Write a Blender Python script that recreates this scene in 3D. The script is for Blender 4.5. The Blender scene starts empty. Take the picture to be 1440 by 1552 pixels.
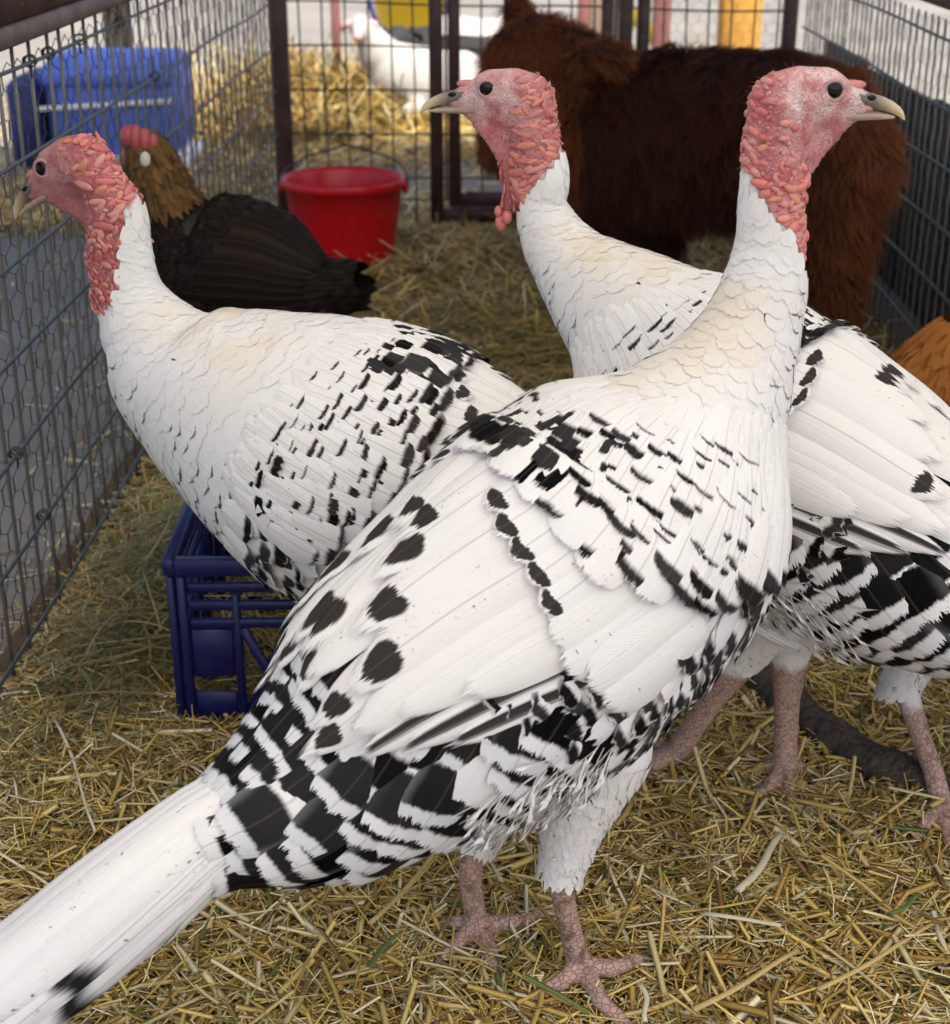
import bpy, math, random
import numpy as np
from mathutils import Vector
rnd = np.random.default_rng(7); random.seed(7)
SC = bpy.context.scene; COL = SC.collection
# ------------------------------------------------------------------ camera, world, sun, exposure
cam = bpy.data.objects.new('camera', bpy.data.cameras.new('camera')); COL.objects.link(cam)
cam.location = (0, 0, 1.0); cam.rotation_euler = (math.radians(90 - 23.2), 0, math.radians(1.0))
cam.data.sensor_fit = 'HORIZONTAL'; cam.data.sensor_width = 36; cam.data.lens = 36*2324/1440
cam.data.clip_start = .02; cam.data.clip_end = 400
cam.data.dof.use_dof = True; cam.data.dof.focus_distance = 1.5; cam.data.dof.aperture_fstop = 9.0
SC.camera = cam
SUN_EL, SUN_AZ = 58, 150          # degrees; azimuth clockwise from +Y: the sun stands high, behind the camera and to the right
wd = bpy.data.worlds.new('World'); SC.world = wd; wd.use_nodes = True
nt = wd.node_tree; bg = nt.nodes['Background']; bg.inputs[1].default_value = .10
sky = nt.nodes.new('ShaderNodeTexSky'); sky.sky_type = 'NISHITA'; sky.sun_disc = False
sky.sun_elevation = math.radians(SUN_EL); sky.sun_rotation = math.radians(SUN_AZ)
sky.air_density = .85; sky.dust_density = 4.0; sky.ozone_density = .6
nt.links.new(sky.outputs[0], bg.inputs[0])
sun = bpy.data.objects.new('sun', bpy.data.lights.new('sun', 'SUN')); COL.objects.link(sun)
sun.data.energy = 2.5; sun.data.angle = math.radians(.5); sun.data.color = (1, .95, .87)
sun.rotation_euler = (math.radians(90 - SUN_EL), 0, math.radians(180 - SUN_AZ))
SC.view_settings.view_transform = 'Standard'; SC.view_settings.look = 'None'
SC.view_settings.exposure = 1.55; SC.view_settings.gamma = 1.0; SC.view_settings.use_curve_mapping = False
SC.cycles.max_bounces = 8; SC.cycles.diffuse_bounces = 4; SC.cycles.use_denoising = True

# ------------------------------------------------------------------ helpers: things, meshes
ROOTS = {}
def thing(name, label, cat, loc=(0, 0, 0), group=None):
    o = bpy.data.objects.new(name, None); COL.objects.link(o); o.location = loc; o.empty_display_size = .1
    o['label'] = label; o['category'] = cat
    if group: o['group'] = group
    ROOTS[o.name] = np.array(loc, float)
    return o
def tag(o, label=None, cat=None, group=None, kind=None):
    for k, v in (('label', label), ('category', cat), ('group', group), ('kind', kind)):
        if v: o[k] = v
    return o
def org(parent):
    p = np.zeros(3)
    while parent is not None:
        p = p + np.array(parent.location); parent = parent.parent
    return p
def mesh(name, V, F, mat, parent=None, smooth=True, uv=None, attrs=None, kind=None):
    """V: world points; F: one (n,k) face array or a list of them. One mesh object under its parent."""
    V = np.asarray(V, np.float32) - org(parent).astype(np.float32)
    Fs = [np.asarray(f, np.int32) for f in (F if isinstance(F, list) else [F]) if len(f)]
    me = bpy.data.meshes.new(name)
    nl = sum(f.size for f in Fs); npoly = sum(len(f) for f in Fs)
    me.vertices.add(len(V)); me.vertices.foreach_set('co', V.ravel())
    me.loops.add(nl); li = np.concatenate([f.ravel() for f in Fs]); me.loops.foreach_set('vertex_index', li)
    cnt = np.concatenate([np.full(len(f), f.shape[1], np.int32) for f in Fs])
    me.polygons.add(npoly); me.polygons.foreach_set('loop_start', np.r_[0, np.cumsum(cnt)[:-1]].astype(np.int32))
    if smooth: me.polygons.foreach_set('use_smooth', np.ones(npoly, bool))
    me.update(calc_edges=True)
    if uv is not None:
        l = me.uv_layers.new(name='UVMap'); l.data.foreach_set('uv', np.asarray(uv, np.float32)[li].ravel())
    for k, a in (attrs or {}).items():
        a = np.asarray(a, np.float32)
        if a.shape[1] == 3: a = np.c_[a, np.ones(len(a), np.float32)]
        at = me.attributes.new(k, 'FLOAT_COLOR', 'POINT'); at.data.foreach_set('color', a.ravel())
    if mat: me.materials.append(mat)
    o = bpy.data.objects.new(name, me); COL.objects.link(o)
    if parent is not None: o.parent = parent
    if kind: o['kind'] = kind
    return o
def dup(o, parent, shift=(0, 0, 0)):
    c = o.copy(); COL.objects.link(c); c.parent = parent; c.location = Vector(o.location) + Vector(shift); return c
class MB:
    """collects pieces of one mesh"""
    def __init__(s): s.V = []; s.F = {}; s.n = 0
    def add(s, V, *Fs):
        V = np.asarray(V, float); s.V.append(V)
        for F in Fs:
            F = np.asarray(F, int) + s.n; s.F.setdefault(F.shape[1], []).append(F)
        s.n += len(V)
    def build(s, name, mat, parent=None, **k):
        return mesh(name, np.concatenate(s.V), [np.concatenate(f) for f in s.F.values()], mat, parent, **k)
BOXF = np.array([(0,1,3,2),(4,6,7,5),(0,4,5,1),(2,3,7,6),(0,2,6,4),(1,5,7,3)])
def box(c, size, R=None, bevel=0.0):
    """box with chamfered edges: three crossing slabs' corners hulled as 24 points"""
    h = np.array(size, float)/2
    if bevel <= 0:
        V = np.array([(x, y, z) for x in (-1, 1) for y in (-1, 1) for z in (-1, 1)])*h; F = [BOXF]
    else:
        b = min(bevel, h.min()*.9); V = []; idx = {}
        for x in (-1, 1):
            for y in (-1, 1):
                for z in (-1, 1):
                    for ax in range(3):
                        p = np.array((x, y, z))*(h - b); p[ax] += (x, y, z)[ax]*b; idx[(x, y, z, ax)] = len(V); V.append(p)
        V = np.array(V); Q = []; T = []
        for ax in range(3):
            o1, o2 = [(1, 2), (2, 0), (0, 1)][ax]
            for sg in (-1, 1):
                q = []
                for a, b2 in ((-1, -1), (1, -1), (1, 1), (-1, 1)):
                    k = [0, 0, 0]; k[ax] = sg; k[o1] = a; k[o2] = b2; q.append(idx[(*k, ax)])
                Q.append(q if sg > 0 else q[::-1])
            for a in (-1, 1):
                for b2 in (-1, 1):
                    k0 = [0, 0, 0]; k0[o1] = a; k0[o2] = b2; k0[ax] = -1; k1 = list(k0); k1[ax] = 1
                    q = [idx[(*k0, o1)], idx[(*k1, o1)], idx[(*k1, o2)], idx[(*k0, o2)]]
                    Q.append(q if a*b2 < 0 else q[::-1])
        for x in (-1, 1):
            for y in (-1, 1):
                for z in (-1, 1):
                    t = [idx[(x, y, z, 0)], idx[(x, y, z, 1)], idx[(x, y, z, 2)]]; T.append(t if x*y*z > 0 else t[::-1])
        F = [np.array(Q), np.array(T)]
    if R is not None: V = V @ np.array(R).T
    return (V + np.array(c), *F)
def rotz(a): c, s = math.cos(a), math.sin(a); return np.array([(c, -s, 0), (s, c, 0), (0, 0, 1)])
def tube(P, r, n=8, cap=True, squash=None):
    """tube along points P with radius r (scalar or per point)"""
    P = np.asarray(P, float); r = np.broadcast_to(np.asarray(r, float), (len(P),))
    T = np.gradient(P, axis=0); T /= np.linalg.norm(T, axis=1)[:, None] + 1e-9
    ref = np.array((0, 0, 1.)) if abs(T[0, 2]) < .9 else np.array((1., 0, 0))
    A = []; a = np.cross(T[0], ref)
    for t in T:
        a = a - t*(a @ t); a /= np.linalg.norm(a) + 1e-9; A.append(a)
    A = np.array(A); B = np.cross(T, A); th = np.arange(n)/n*2*np.pi
    V = P[:, None] + r[:, None, None]*(np.cos(th)[None, :, None]*A[:, None] + np.sin(th)[None, :, None]*B[:, None]*(squash or 1))
    V = V.reshape(-1, 3); i = np.arange(len(P) - 1)[:, None]*n; j = np.arange(n)[None]
    F = np.stack([i + j, i + (j + 1) % n, i + n + (j + 1) % n, i + n + j], -1).reshape(-1, 4)
    if not cap: return V, F
    V = np.r_[V, P[:1], P[-1:]]; m = len(V); jj = np.arange(n)
    T3 = np.r_[np.stack([(jj + 1) % n, jj, np.full(n, m - 2)], 1), np.stack([(len(P)-1)*n + jj, (len(P)-1)*n + (jj + 1) % n, np.full(n, m - 1)], 1)]
    return V, F, T3
def segs(P0, P1, r, n=4):
    """many straight wires at once"""
    P0, P1 = np.asarray(P0, float), np.asarray(P1, float); m = len(P0)
    T = P1 - P0; T /= np.linalg.norm(T, axis=1)[:, None] + 1e-12
    ref = np.where(np.abs(T[:, 2:3]) < .9, np.array([[0, 0, 1.]]), np.array([[1., 0, 0]]))
    A = np.cross(T, ref); A /= np.linalg.norm(A, axis=1)[:, None]; B = np.cross(T, A); th = np.arange(n)/n*2*np.pi
    ring = np.cos(th)[None, :, None]*A[:, None] + np.sin(th)[None, :, None]*B[:, None]
    r = np.broadcast_to(np.asarray(r, float), (m,))[:, None, None]
    V = np.concatenate([P0[:, None] + ring*r, P1[:, None] + ring*r], 1).reshape(-1, 3)
    b = (np.arange(m)*2*n)[:, None]; j = np.arange(n)[None]
    return V, np.stack([b + j, b + (j + 1) % n, b + n + (j + 1) % n, b + n + j], -1).reshape(-1, 4)
def lathe(prof, c, n=32, sx=1, sy=1):
    prof = np.array(prof, float); th = np.arange(n)/n*2*np.pi
    V = np.stack([prof[:, None, 0]*np.cos(th)*sx, prof[:, None, 0]*np.sin(th)*sy, np.broadcast_to(prof[:, None, 1], (len(prof), n))], -1).reshape(-1, 3) + np.array(c)
    i = np.arange(len(prof) - 1)[:, None]*n; j = np.arange(n)[None]
    return V, np.stack([i + j, i + (j + 1) % n, i + n + (j + 1) % n, i + n + j], -1).reshape(-1, 4)
def ball(nu=8, nv=6):
    V = [(0, 0, 1)]; F = []; T = []
    for i in range(1, nv):
        for j in range(nu):
            a, b = math.pi*i/nv, 2*math.pi*j/nu; V.append((math.sin(a)*math.cos(b), math.sin(a)*math.sin(b), math.cos(a)))
    V.append((0, 0, -1))
    for j in range(nu):
        T.append((0, 1 + j, 1 + (j + 1) % nu)); e = 1 + (nv - 2)*nu; T.append((len(V) - 1, e + (j + 1) % nu, e + j))
        for i in range(nv - 2):
            a = 1 + i*nu; F.append((a + j, a + nu + j, a + nu + (j + 1) % nu, a + (j + 1) % nu))
    return np.array(V, float), np.array(F), np.array(T)
# smooth value noise on numpy points
def vnoise(p, f=1.0, seed=0):
    p = np.asarray(p, float)*f; i = np.floor(p).astype(np.int64); q = p - i; q = q*q*(3 - 2*q); out = 0
    D = p.shape[-1]
    for c in range(2**D):
        w = 1.0; h = np.full(p.shape[:-1], seed*7919 + 13, np.int64)
        for d in range(D):
            b = c >> d & 1; w = w*(q[..., d] if b else 1 - q[..., d]); h = (h*1103515245 + (i[..., d] + b)*(374761393, 668265263, 2147483647)[d]) & 0x7fffffff
            h = (h ^ (h >> 13))*1274126177 & 0x7fffffff
        out = out + w*((h & 0xffff)/65535.)
    return out
# ------------------------------------------------------------------ implicit bodies: capsule chains -> surface nets
def sdf_body(chains, vox=.004, k=.012):
    """chains: (points (n,4) with radii, squash, squash axis, blend). One continuous skin over all of them."""
    lo = np.min([np.min(np.array(c[0])[:, :3] - np.array(c[0])[:, 3:4], 0) for c in chains], 0) - 4*vox
    hi = np.max([np.max(np.array(c[0])[:, :3] + np.array(c[0])[:, 3:4], 0) for c in chains], 0) + 4*vox
    n = np.ceil((hi - lo)/vox).astype(int) + 1; F = np.ones(n, np.float32)
    for c in chains:
        P = np.array(c[0], float); q = c[1]; ax = np.array(c[2], float); kk = c[3] if len(c) > 3 else k
        a = np.floor((P[:, :3].min(0) - P[:, 3].max() - kk - 3*vox - lo)/vox).astype(int).clip(0)
        b = np.minimum(np.ceil((P[:, :3].max(0) + P[:, 3].max() + kk + 3*vox - lo)/vox).astype(int), n)
        G = np.stack(np.meshgrid(*[lo[d] + vox*np.arange(a[d], b[d]) for d in range(3)], indexing='ij'), -1).astype(np.float32)
        D = np.ones(G.shape[:3], np.float32)
        W = lambda X: X + (X @ ax)[..., None]*(1/q - 1)*ax      # stretch across the squash axis
        Gw = W(G).astype(np.float32) if q != 1 else G
        for s in range(max(len(P) - 1, 1)):
            p0, p1 = P[s], P[min(s + 1, len(P) - 1)]; A, B = W(p0[:3]), W(p1[:3]); d = B - A
            t = np.clip(((Gw - A.astype(np.float32)) @ d.astype(np.float32))/max(d @ d, 1e-9), 0, 1)
            X = Gw - A.astype(np.float32) - t[..., None]*d.astype(np.float32)
            D = np.minimum(D, np.sqrt((X*X).sum(-1)) - (p0[3]*(1 - t) + p1[3]*t))
        S = F[a[0]:b[0], a[1]:b[1], a[2]:b[2]]; h = np.clip(.5 + .5*(S - D)/kk, 0, 1)
        S[...] = np.where(D < S + kk, S*(1 - h) + D*h - kk*h*(1 - h), S)
    # surface nets
    f = F; cnt = np.zeros(np.array(f.shape) - 1, np.int8); acc = np.zeros((*cnt.shape, 3), np.float32); ed = []
    for axs in range(3):
        s0 = [slice(None)]*3; s1 = [slice(None)]*3; s0[axs] = slice(0, -1); s1[axs] = slice(1, None)
        f0, f1 = f[tuple(s0)], f[tuple(s1)]; ch = (f0 < 0) != (f1 < 0); I = np.argwhere(ch); t = f0[ch]/(f0[ch] - f1[ch])
        ed.append((I, (f0[ch] < 0))); o1, o2 = [d for d in range(3) if d != axs]; pos = I.astype(np.float32); pos[:, axs] += t
        for d1 in (0, -1):
            for d2 in (0, -1):
                J = I.copy(); J[:, o1] += d1; J[:, o2] += d2; ok = (J >= 0).all(1) & (J < np.array(cnt.shape)).all(1)
                J = J[ok]; np.add.at(cnt, tuple(J.T), 1); np.add.at(acc, tuple(J.T), pos[ok])
    act = cnt > 0; idx = np.full(cnt.shape, -1, np.int64); idx[act] = np.arange(act.sum())
    V = acc[act]/cnt[act][:, None]*vox + lo; Q = []
    for axs in range(3):
        I, ins = ed[axs]; o1, o2 = [(1, 2), (2, 0), (0, 1)][axs]; q = []
        for d1, d2 in ((0, 0), (-1, 0), (-1, -1), (0, -1)):
            J = I.copy(); J[:, o1] += d1; J[:, o2] += d2; q.append(idx[tuple(J.T)])
        q = np.stack(q, 1); q[~ins] = q[~ins][:, ::-1]; Q.append(q)
    Q = np.concatenate(Q); 
    return V, Q[:, ::-1] if False else Q
# ---------------------------------------------------------------- loft along a planar spine
class Loft:
    """Tube of elliptical sections along a spine that lies in the vertical plane of a heading; s in metres from the head end."""
    def __init__(self, st, heading, side, lat, n=160, h=0.0):
        st = np.array(st, float)
        d = np.r_[0, np.cumsum(np.linalg.norm(np.diff(st[:, :3], axis=0), axis=1))]
        t = np.linspace(0, d[-1], n)
        def cr(y):
            m = np.gradient(y, d)
            k = np.clip(np.searchsorted(d, t, 'right') - 1, 0, len(d) - 2)
            hh = d[k + 1] - d[k]; q = (t - d[k]) / hh
            return ((2*q**3 - 3*q**2 + 1)*y[k] + (q**3 - 2*q**2 + q)*hh*m[k] + (-2*q**3 + 3*q**2)*y[k+1] + (q**3 - q**2)*hh*m[k+1])
        self.C = np.stack([cr(st[:, i]) for i in range(3)], 1)
        self.r = np.maximum(cr(st[:, 3]), .004)
        self.s = t; self.smax = t[-1]
        a = math.radians(heading)
        self.hv = np.array([math.cos(a), math.sin(a), 0.]); self.lv = np.array([-math.sin(a), math.cos(a), 0.])
        T = np.gradient(self.C, t, axis=0); self.T = T / np.linalg.norm(T, axis=1)[:, None]
        self.U = np.cross(self.lv, self.T)
        self.side = side
        self.lat = np.interp(t, d, lat) if np.ndim(lat) else np.full(n, lat)
    def ev(self, s, phi, h=0.0):
        s = np.asarray(s, float)
        sc = np.clip(s, 0, self.smax)
        f = sc / self.smax * (len(self.s) - 1); k = np.minimum(f.astype(int), len(self.s) - 2); q = (f - k)[..., None]
        L = lambda A: A[k]*(1 - q) + A[k + 1]*q
        C, U, T = L(self.C), L(self.U), L(self.T)
        r = L(self.r[:, None]); la = L(self.lat[:, None])
        C = C + T * (s - sc)[..., None]
        over = np.maximum(s - self.smax, 0)[..., None]; r = r * np.exp(-over * 3)
        cp, sp = np.cos(phi)[..., None], np.sin(phi)[..., None]
        N = cp*U + sp/la*self.side*self.lv; N = N / np.linalg.norm(N, axis=-1)[..., None]
        return C + r*(cp*U + la*sp*self.side*self.lv) + N*np.asarray(h)[..., None], N, r[..., 0]
SP_A = [(.2407,1.3311,.7832,.0269),(.238,1.3295,.7641,.0282),(.2342,1.3273,.7278,.0285),(.237,1.329,.6871,.0317),(.2329,1.3266,.6523,.0372),(.2236,1.3212,.6165,.0445),(.204,1.3099,.5722,.0613),
 (.1793,1.2956,.5335,.0844),(.1595,1.2842,.5061,.111),(.1371,1.2713,.4793,.1322),(.1048,1.2526,.4422,.1438),(.0605,1.227,.4084,.1486),(.0081,1.1968,.3711,.1461),(-.0377,1.1704,.3458,.1349),
 (-.0881,1.1413,.3163,.1181),(-.1348,1.1143,.2865,.0928),(-.1776,1.0896,.2679,.0723),(-.2138,1.0687,.26,.0506),(-.234,1.057,.2568,.0371)]
SP_B = [(-.4317,1.6514,.7012,.0353),(-.4304,1.651,.6766,.0355),(-.4205,1.648,.6452,.0343),(-.42,1.6478,.6032,.0361),(-.4142,1.6461,.5504,.0423),(-.3943,1.64,.5107,.0573),(-.371,1.6328,.4802,.0773),
 (-.3337,1.6214,.4556,.0993),(-.2886,1.6077,.4334,.1211),(-.2399,1.5928,.4119,.1426),(-.1839,1.5757,.3915,.1542),(-.1285,1.5587,.3751,.1533),(-.07,1.5408,.3634,.1421),(-.0159,1.5243,.3575,.1224),
 (.0302,1.5102,.3538,.0989),(.0722,1.4974,.3482,.0737),(.1037,1.488,.3426,.0502),(.1278,1.481,.3399,.0347)]
SP_C = [(.0341,1.7228,.7186,.0277),(.0401,1.7182,.6979,.0278),(.0471,1.713,.6698,.0264),(.0439,1.7153,.6414,.0273),(.0532,1.7084,.6132,.0341),(.0755,1.6916,.5821,.0444),(.1032,1.6707,.5575,.0603),
 (.1389,1.6438,.5312,.0801),(.1742,1.6172,.5017,.1048),(.2158,1.5859,.4669,.1289),(.2537,1.5573,.4281,.1443),(.3031,1.5201,.3974,.1486),(.3534,1.4822,.3757,.1379),(.3993,1.4476,.3538,.1243),
 (.4435,1.4143,.3361,.107),(.486,1.3823,.3225,.0823),(.5207,1.3561,.3198,.0583),(.5515,1.3329,.3204,.0383)]
# ------------------------------------------------------------------ materials
class NB:
    def __init__(s, name):
        s.m = bpy.data.materials.new(name); s.m.use_nodes = True; s.t = s.m.node_tree; s.b = s.t.nodes['Principled BSDF']
    def n(s, typ, ins=None, **props):
        x = s.t.nodes.new('ShaderNode' + typ)
        for k, v in props.items(): setattr(x, k, v)
        for k, v in (ins or {}).items(): s.put(x.inputs[k], v)
        return x
    def put(s, sock, v):
        if hasattr(v, 'outputs'): v = v.outputs[0]
        if isinstance(v, bpy.types.NodeSocket): s.t.links.new(v, sock)
        else:
            if isinstance(v, (tuple, list)) and len(v) == 3 and sock.type == 'RGBA': v = (*v, 1)
            sock.default_value = v
    def math(s, op, a, b=0.0, c=0.0, clamp=False):
        return s.n('Math', {0: a, 1: b, 2: c}, operation=op, use_clamp=clamp).outputs[0]
    def mix(s, f, a, b, blend='MIX'):
        x = s.t.nodes.new('ShaderNodeMix'); x.data_type = 'RGBA'; x.blend_type = blend
        s.put(x.inputs[0], f); s.put(x.inputs[6], a); s.put(x.inputs[7], b); return x.outputs[2]
    def noise(s, vec, scale, detail=3, rough=.5, out=0, dims='3D'):
        x = s.n('TexNoise', {'Scale': scale, 'Detail': detail, 'Roughness': rough}, noise_dimensions=dims)
        if vec is not None: s.put(x.inputs['Vector'], vec)
        return x.outputs[out]
    def ramp(s, f, stops):
        x = s.n('ValToRGB', {0: f}); e = x.color_ramp.elements
        while len(e) < len(stops): e.new(.5)
        for i, (p, c) in enumerate(stops): e[i].position = p; e[i].color = (*c, 1)
        return x.outputs[0]
    def smooth(s, v, a, b):
        return s.n('MapRange', {0: v, 1: a, 2: b, 3: 0.0, 4: 1.0}, interpolation_type='SMOOTHSTEP').outputs[0]
    def attr(s, name, out='Color'): return s.n('Attribute', attribute_name=name).outputs[out]
    def obj(s): return s.n('TexCoord').outputs['Object']
    def uvs(s): return s.n('TexCoord').outputs['UV']
    def bump(s, h, strength=.3, dist=.002):
        x = s.n('Bump', {'Height': h, 'Strength': strength, 'Distance': dist}); s.put(s.b.inputs['Normal'], x); return x
    def set(s, **k):
        for a, v in k.items(): s.put(s.b.inputs[a.replace('_', ' ')], v)
        return s
def plain(name, col, rough=.6, metal=0.0, var=.12, scale=30, bump=0.0, bscale=200):
    b = NB(name); o = b.obj(); f = b.noise(o, scale, 4)
    b.set(Base_Color=b.mix(f, tuple(c*(1 - var) for c in col), tuple(min(1, c*(1 + var)) for c in col)), Roughness=rough, Metallic=metal)
    if bump: b.bump(b.noise(o, bscale, 4), bump)
    return b.m
def feather_material(name='feather', white=(.78, .768, .735), cream=(.74, .66, .53), gray=(.55, .56, .57), black=(.003, .003, .0035), brown=(.013, .0065, .004), rough=.8, shaft_amt=.3):
    """uv: across and along the feather. fa: band start, band end, darkness, random. fb: brownness, cream, grey tip, speckle"""
    b = NB(name); sp = b.n('SeparateXYZ', {0: b.uvs()}); u, v = sp.outputs[0], sp.outputs[1]
    fa = b.n('SeparateColor', {0: b.attr('fa')}); rnd_ = b.attr('fa', 'Alpha')
    fb = b.n('SeparateColor', {0: b.attr('fb')}); spk = b.attr('fb', 'Alpha')
    uc = b.math('ABSOLUTE', b.math('SUBTRACT', u, .5))
    # barbs run forward and outward from the shaft
    barb = b.math('ADD', b.math('MULTIPLY', v, 26.0), b.math('MULTIPLY', uc, -26.0))
    side = b.math('MULTIPLY', b.math('GREATER_THAN', u, .5), 37.0)
    vec = b.n('CombineXYZ', {0: b.math('MULTIPLY', u, 30.0), 1: b.math('MULTIPLY', v, 1.6), 2: b.math('MULTIPLY', rnd_, 90.0)})
    streak = b.math('SUBTRACT', b.noise(vec, 1.0, 2), .5)
    vec2 = b.n('CombineXYZ', {0: b.math('MULTIPLY', u, 3.0), 1: b.math('MULTIPLY', v, 3.0), 2: b.math('MULTIPLY', rnd_, 70.0)})
    blot = b.math('SUBTRACT', b.noise(vec2, 1.0, 2), .5)
    vv = b.math('ADD', v, b.math('ADD', b.math('MULTIPLY', streak, .075), b.math('MULTIPLY', blot, .10)))
    a0, a1 = fa.outputs[0], fa.outputs[1]
    band = b.math('MULTIPLY', b.smooth(b.math('SUBTRACT', vv, a0), -.06, .04), b.math('SUBTRACT', 1.0, b.smooth(b.math('SUBTRACT', vv, a1), -.03, .03)))
    # spots are narrower than the feather: fade the band towards the edges by the amount in speckle
    spk0 = b.math('MAXIMUM', spk, 0.0)
    edge = b.smooth(b.math('ADD', uc, b.math('MULTIPLY', blot, .12)), .48, .30)
    band = b.math('MULTIPLY', band, b.math('ADD', b.math('MULTIPLY', edge, spk0), b.math('SUBTRACT', 1.0, spk0)))
    # round spots (speckle above .7) and shaft stripes (speckle below zero)
    mid, hf = b.math('MULTIPLY', b.math('ADD', a0, a1), .5), b.math('MAXIMUM', b.math('MULTIPLY', b.math('SUBTRACT', a1, a0), .5), .01)
    dv = b.math('DIVIDE', b.math('SUBTRACT', vv, mid), hf); du = b.math('DIVIDE', uc, .33)
    dd = b.math('ADD', b.math('ADD', b.math('MULTIPLY', dv, dv), b.math('MULTIPLY', du, du)), b.math('ADD', b.math('MULTIPLY', blot, .7), b.math('MULTIPLY', streak, .32)))
    spot = b.smooth(dd, 1.15, .75); issp = b.math('GREATER_THAN', spk, .7)
    band = b.math('ADD', b.math('MULTIPLY', band, b.math('SUBTRACT', 1.0, issp)), b.math('MULTIPLY', spot, issp))
    stripe = b.math('MULTIPLY', b.smooth(b.math('ADD', u, b.math('MULTIPLY', streak, .10)), .28, .36), b.smooth(b.math('ADD', u, b.math('MULTIPLY', streak, .3)), .66, .52))
    ist = b.math('LESS_THAN', spk, -.1)
    band = b.math('MULTIPLY', band, b.math('ADD', b.math('SUBTRACT', 1.0, ist), b.math('MULTIPLY', stripe, ist)))
    band = b.math('MULTIPLY', band, fa.outputs[2], clamp=True)
    base = b.mix(fb.outputs[1], white, cream)
    tipg = b.math('MULTIPLY', b.smooth(v, .1, .75), fb.outputs[2])
    base = b.mix(tipg, base, gray)
    base = b.mix(b.math('MULTIPLY', b.smooth(streak, .05, .3), .16), base, gray)
    vec4 = b.n('CombineXYZ', {0: b.math('MULTIPLY', u, 14.0), 1: b.math('MULTIPLY', v, 46.0), 2: b.math('MULTIPLY', rnd_, 50.0)})
    fleck = b.math('MULTIPLY', b.smooth(b.noise(vec4, 1.0, 3), .63, .70), b.math('MULTIPLY', b.smooth(b.noise(vec2, 1.7, 2), .5, .62), b.smooth(rnd_, .45, .7)))
    base = b.mix(b.math('MULTIPLY', fleck, .75), base, brown)
    dark = b.mix(fb.outputs[0], black, brown)
    shaft = b.math('MULTIPLY', b.smooth(uc, .022, .008), shaft_amt)
    col = b.mix(band, base, dark); col = b.mix(shaft, col, b.mix(fa.outputs[2], (.70, .68, .62), (.10, .08, .06)))
    b.set(Base_Color=col, Roughness=rough); b.put(b.b.inputs['Specular IOR Level'], .03)
    # frayed tip: barbs of unequal length
    vec3 = b.n('CombineXYZ', {0: b.math('ADD', b.math('MULTIPLY', u, 46.0), b.math('MULTIPLY', v, 3.0)), 1: b.math('MULTIPLY', v, 2.0), 2: b.math('MULTIPLY', rnd_, 60.0)})
    fray = b.math('SUBTRACT', b.noise(vec3, 1.0, 2), .5)
    tipa = b.math('GREATER_THAN', b.math('ADD', b.math('ADD', v, b.math('MULTIPLY', fray, .26)), b.math('MULTIPLY', uc, .03)), .955)
    b.put(b.b.inputs['Alpha'], b.math('SUBTRACT', 1.0, tipa))
    w = b.math('SINE', b.math('ADD', b.math('MULTIPLY', barb, 6.0), side))
    b.bump(b.math('ADD', b.math('MULTIPLY', w, .10), b.math('MULTIPLY', streak, 1.6)), .35, .0012)
    return b.m
def turkey_skin():
    b = NB('turkey_skin'); deep = b.attr('zone', 'Alpha'); z = b.n('SeparateColor', {0: b.attr('zone')}); o = b.obj()
    n1 = b.noise(o, 45, 4); n2 = b.noise(o, 260, 3)
    vor = b.n('TexVoronoi', {'Scale': 210.0}, feature='DISTANCE_TO_EDGE'); b.put(vor.inputs['Vector'], o)
    red = b.mix(b.smooth(n1, .3, .7), (.62, .29, .275), (.47, .135, .14))
    red = b.mix(b.math('MULTIPLY', z.outputs[2], b.smooth(n1, .75, .3)), red, (.74, .60, .57))
    red = b.mix(b.math('MULTIPLY', b.smooth(n2, .5, .75), .30), red, (.66, .43, .42))
    red = b.mix(b.math('MULTIPLY', deep, .75), red, b.mix(n1, (.30, .05, .07), (.52, .16, .17)))
    wr = b.n('TexVoronoi', {'Scale': 1.0}, feature='DISTANCE_TO_EDGE'); mw = b.n('Mapping', {0: b.mix(.03, o, b.noise(o, 60, 3, out=1))}); mw.inputs['Scale'].default_value = (130, 130, 310); b.put(wr.inputs['Vector'], mw)
    crease = b.smooth(wr.outputs[0], 0.0, .10); red = b.mix(b.math('MULTIPLY', b.math('SUBTRACT', 1.0, crease), .45), red, (.30, .07, .07))
    vs = b.n('TexVoronoi', {'Scale': 1.0}, feature='DISTANCE_TO_EDGE')
    mp = b.n('Mapping', {0: o}); mp.inputs['Scale'].default_value = (150, 150, 215); b.put(vs.inputs['Vector'], mp)
    scale = b.smooth(vs.outputs[0], .0, .12)
    leg = b.mix(b.noise(o, 60, 3), (.44, .27, .21), (.56, .40, .33)); leg = b.mix(scale, (.27, .15, .11), leg)
    leg = b.mix(b.math('MULTIPLY', b.smooth(b.noise(o, 60, 6, .65), .47, .66), z.outputs[2]), leg, (.115, .062, .035))
    col = b.mix(z.outputs[0], (.78, .76, .72), red); col = b.mix(z.outputs[1], col, leg)
    b.set(Base_Color=col, Roughness=.5); b.put(b.b.inputs['Specular IOR Level'], .3)
    b.put(b.b.inputs['Subsurface Weight'], b.math('MULTIPLY', z.outputs[0], .12)); b.b.inputs['Subsurface Radius'].default_value = (.004, .0015, .001); b.b.inputs['Subsurface Scale'].default_value = 1
    hgt = b.math('ADD', b.math('MULTIPLY', b.math('ADD', b.smooth(vor.outputs[0], 0, .25), b.math('MULTIPLY', crease, 1.4)), b.math('MULTIPLY', z.outputs[0], .7)), b.math('ADD', b.math('MULTIPLY', scale, z.outputs[1]), b.math('MULTIPLY', n2, .6)))
    b.bump(hgt, .5, .0016)
    return b.m
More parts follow.
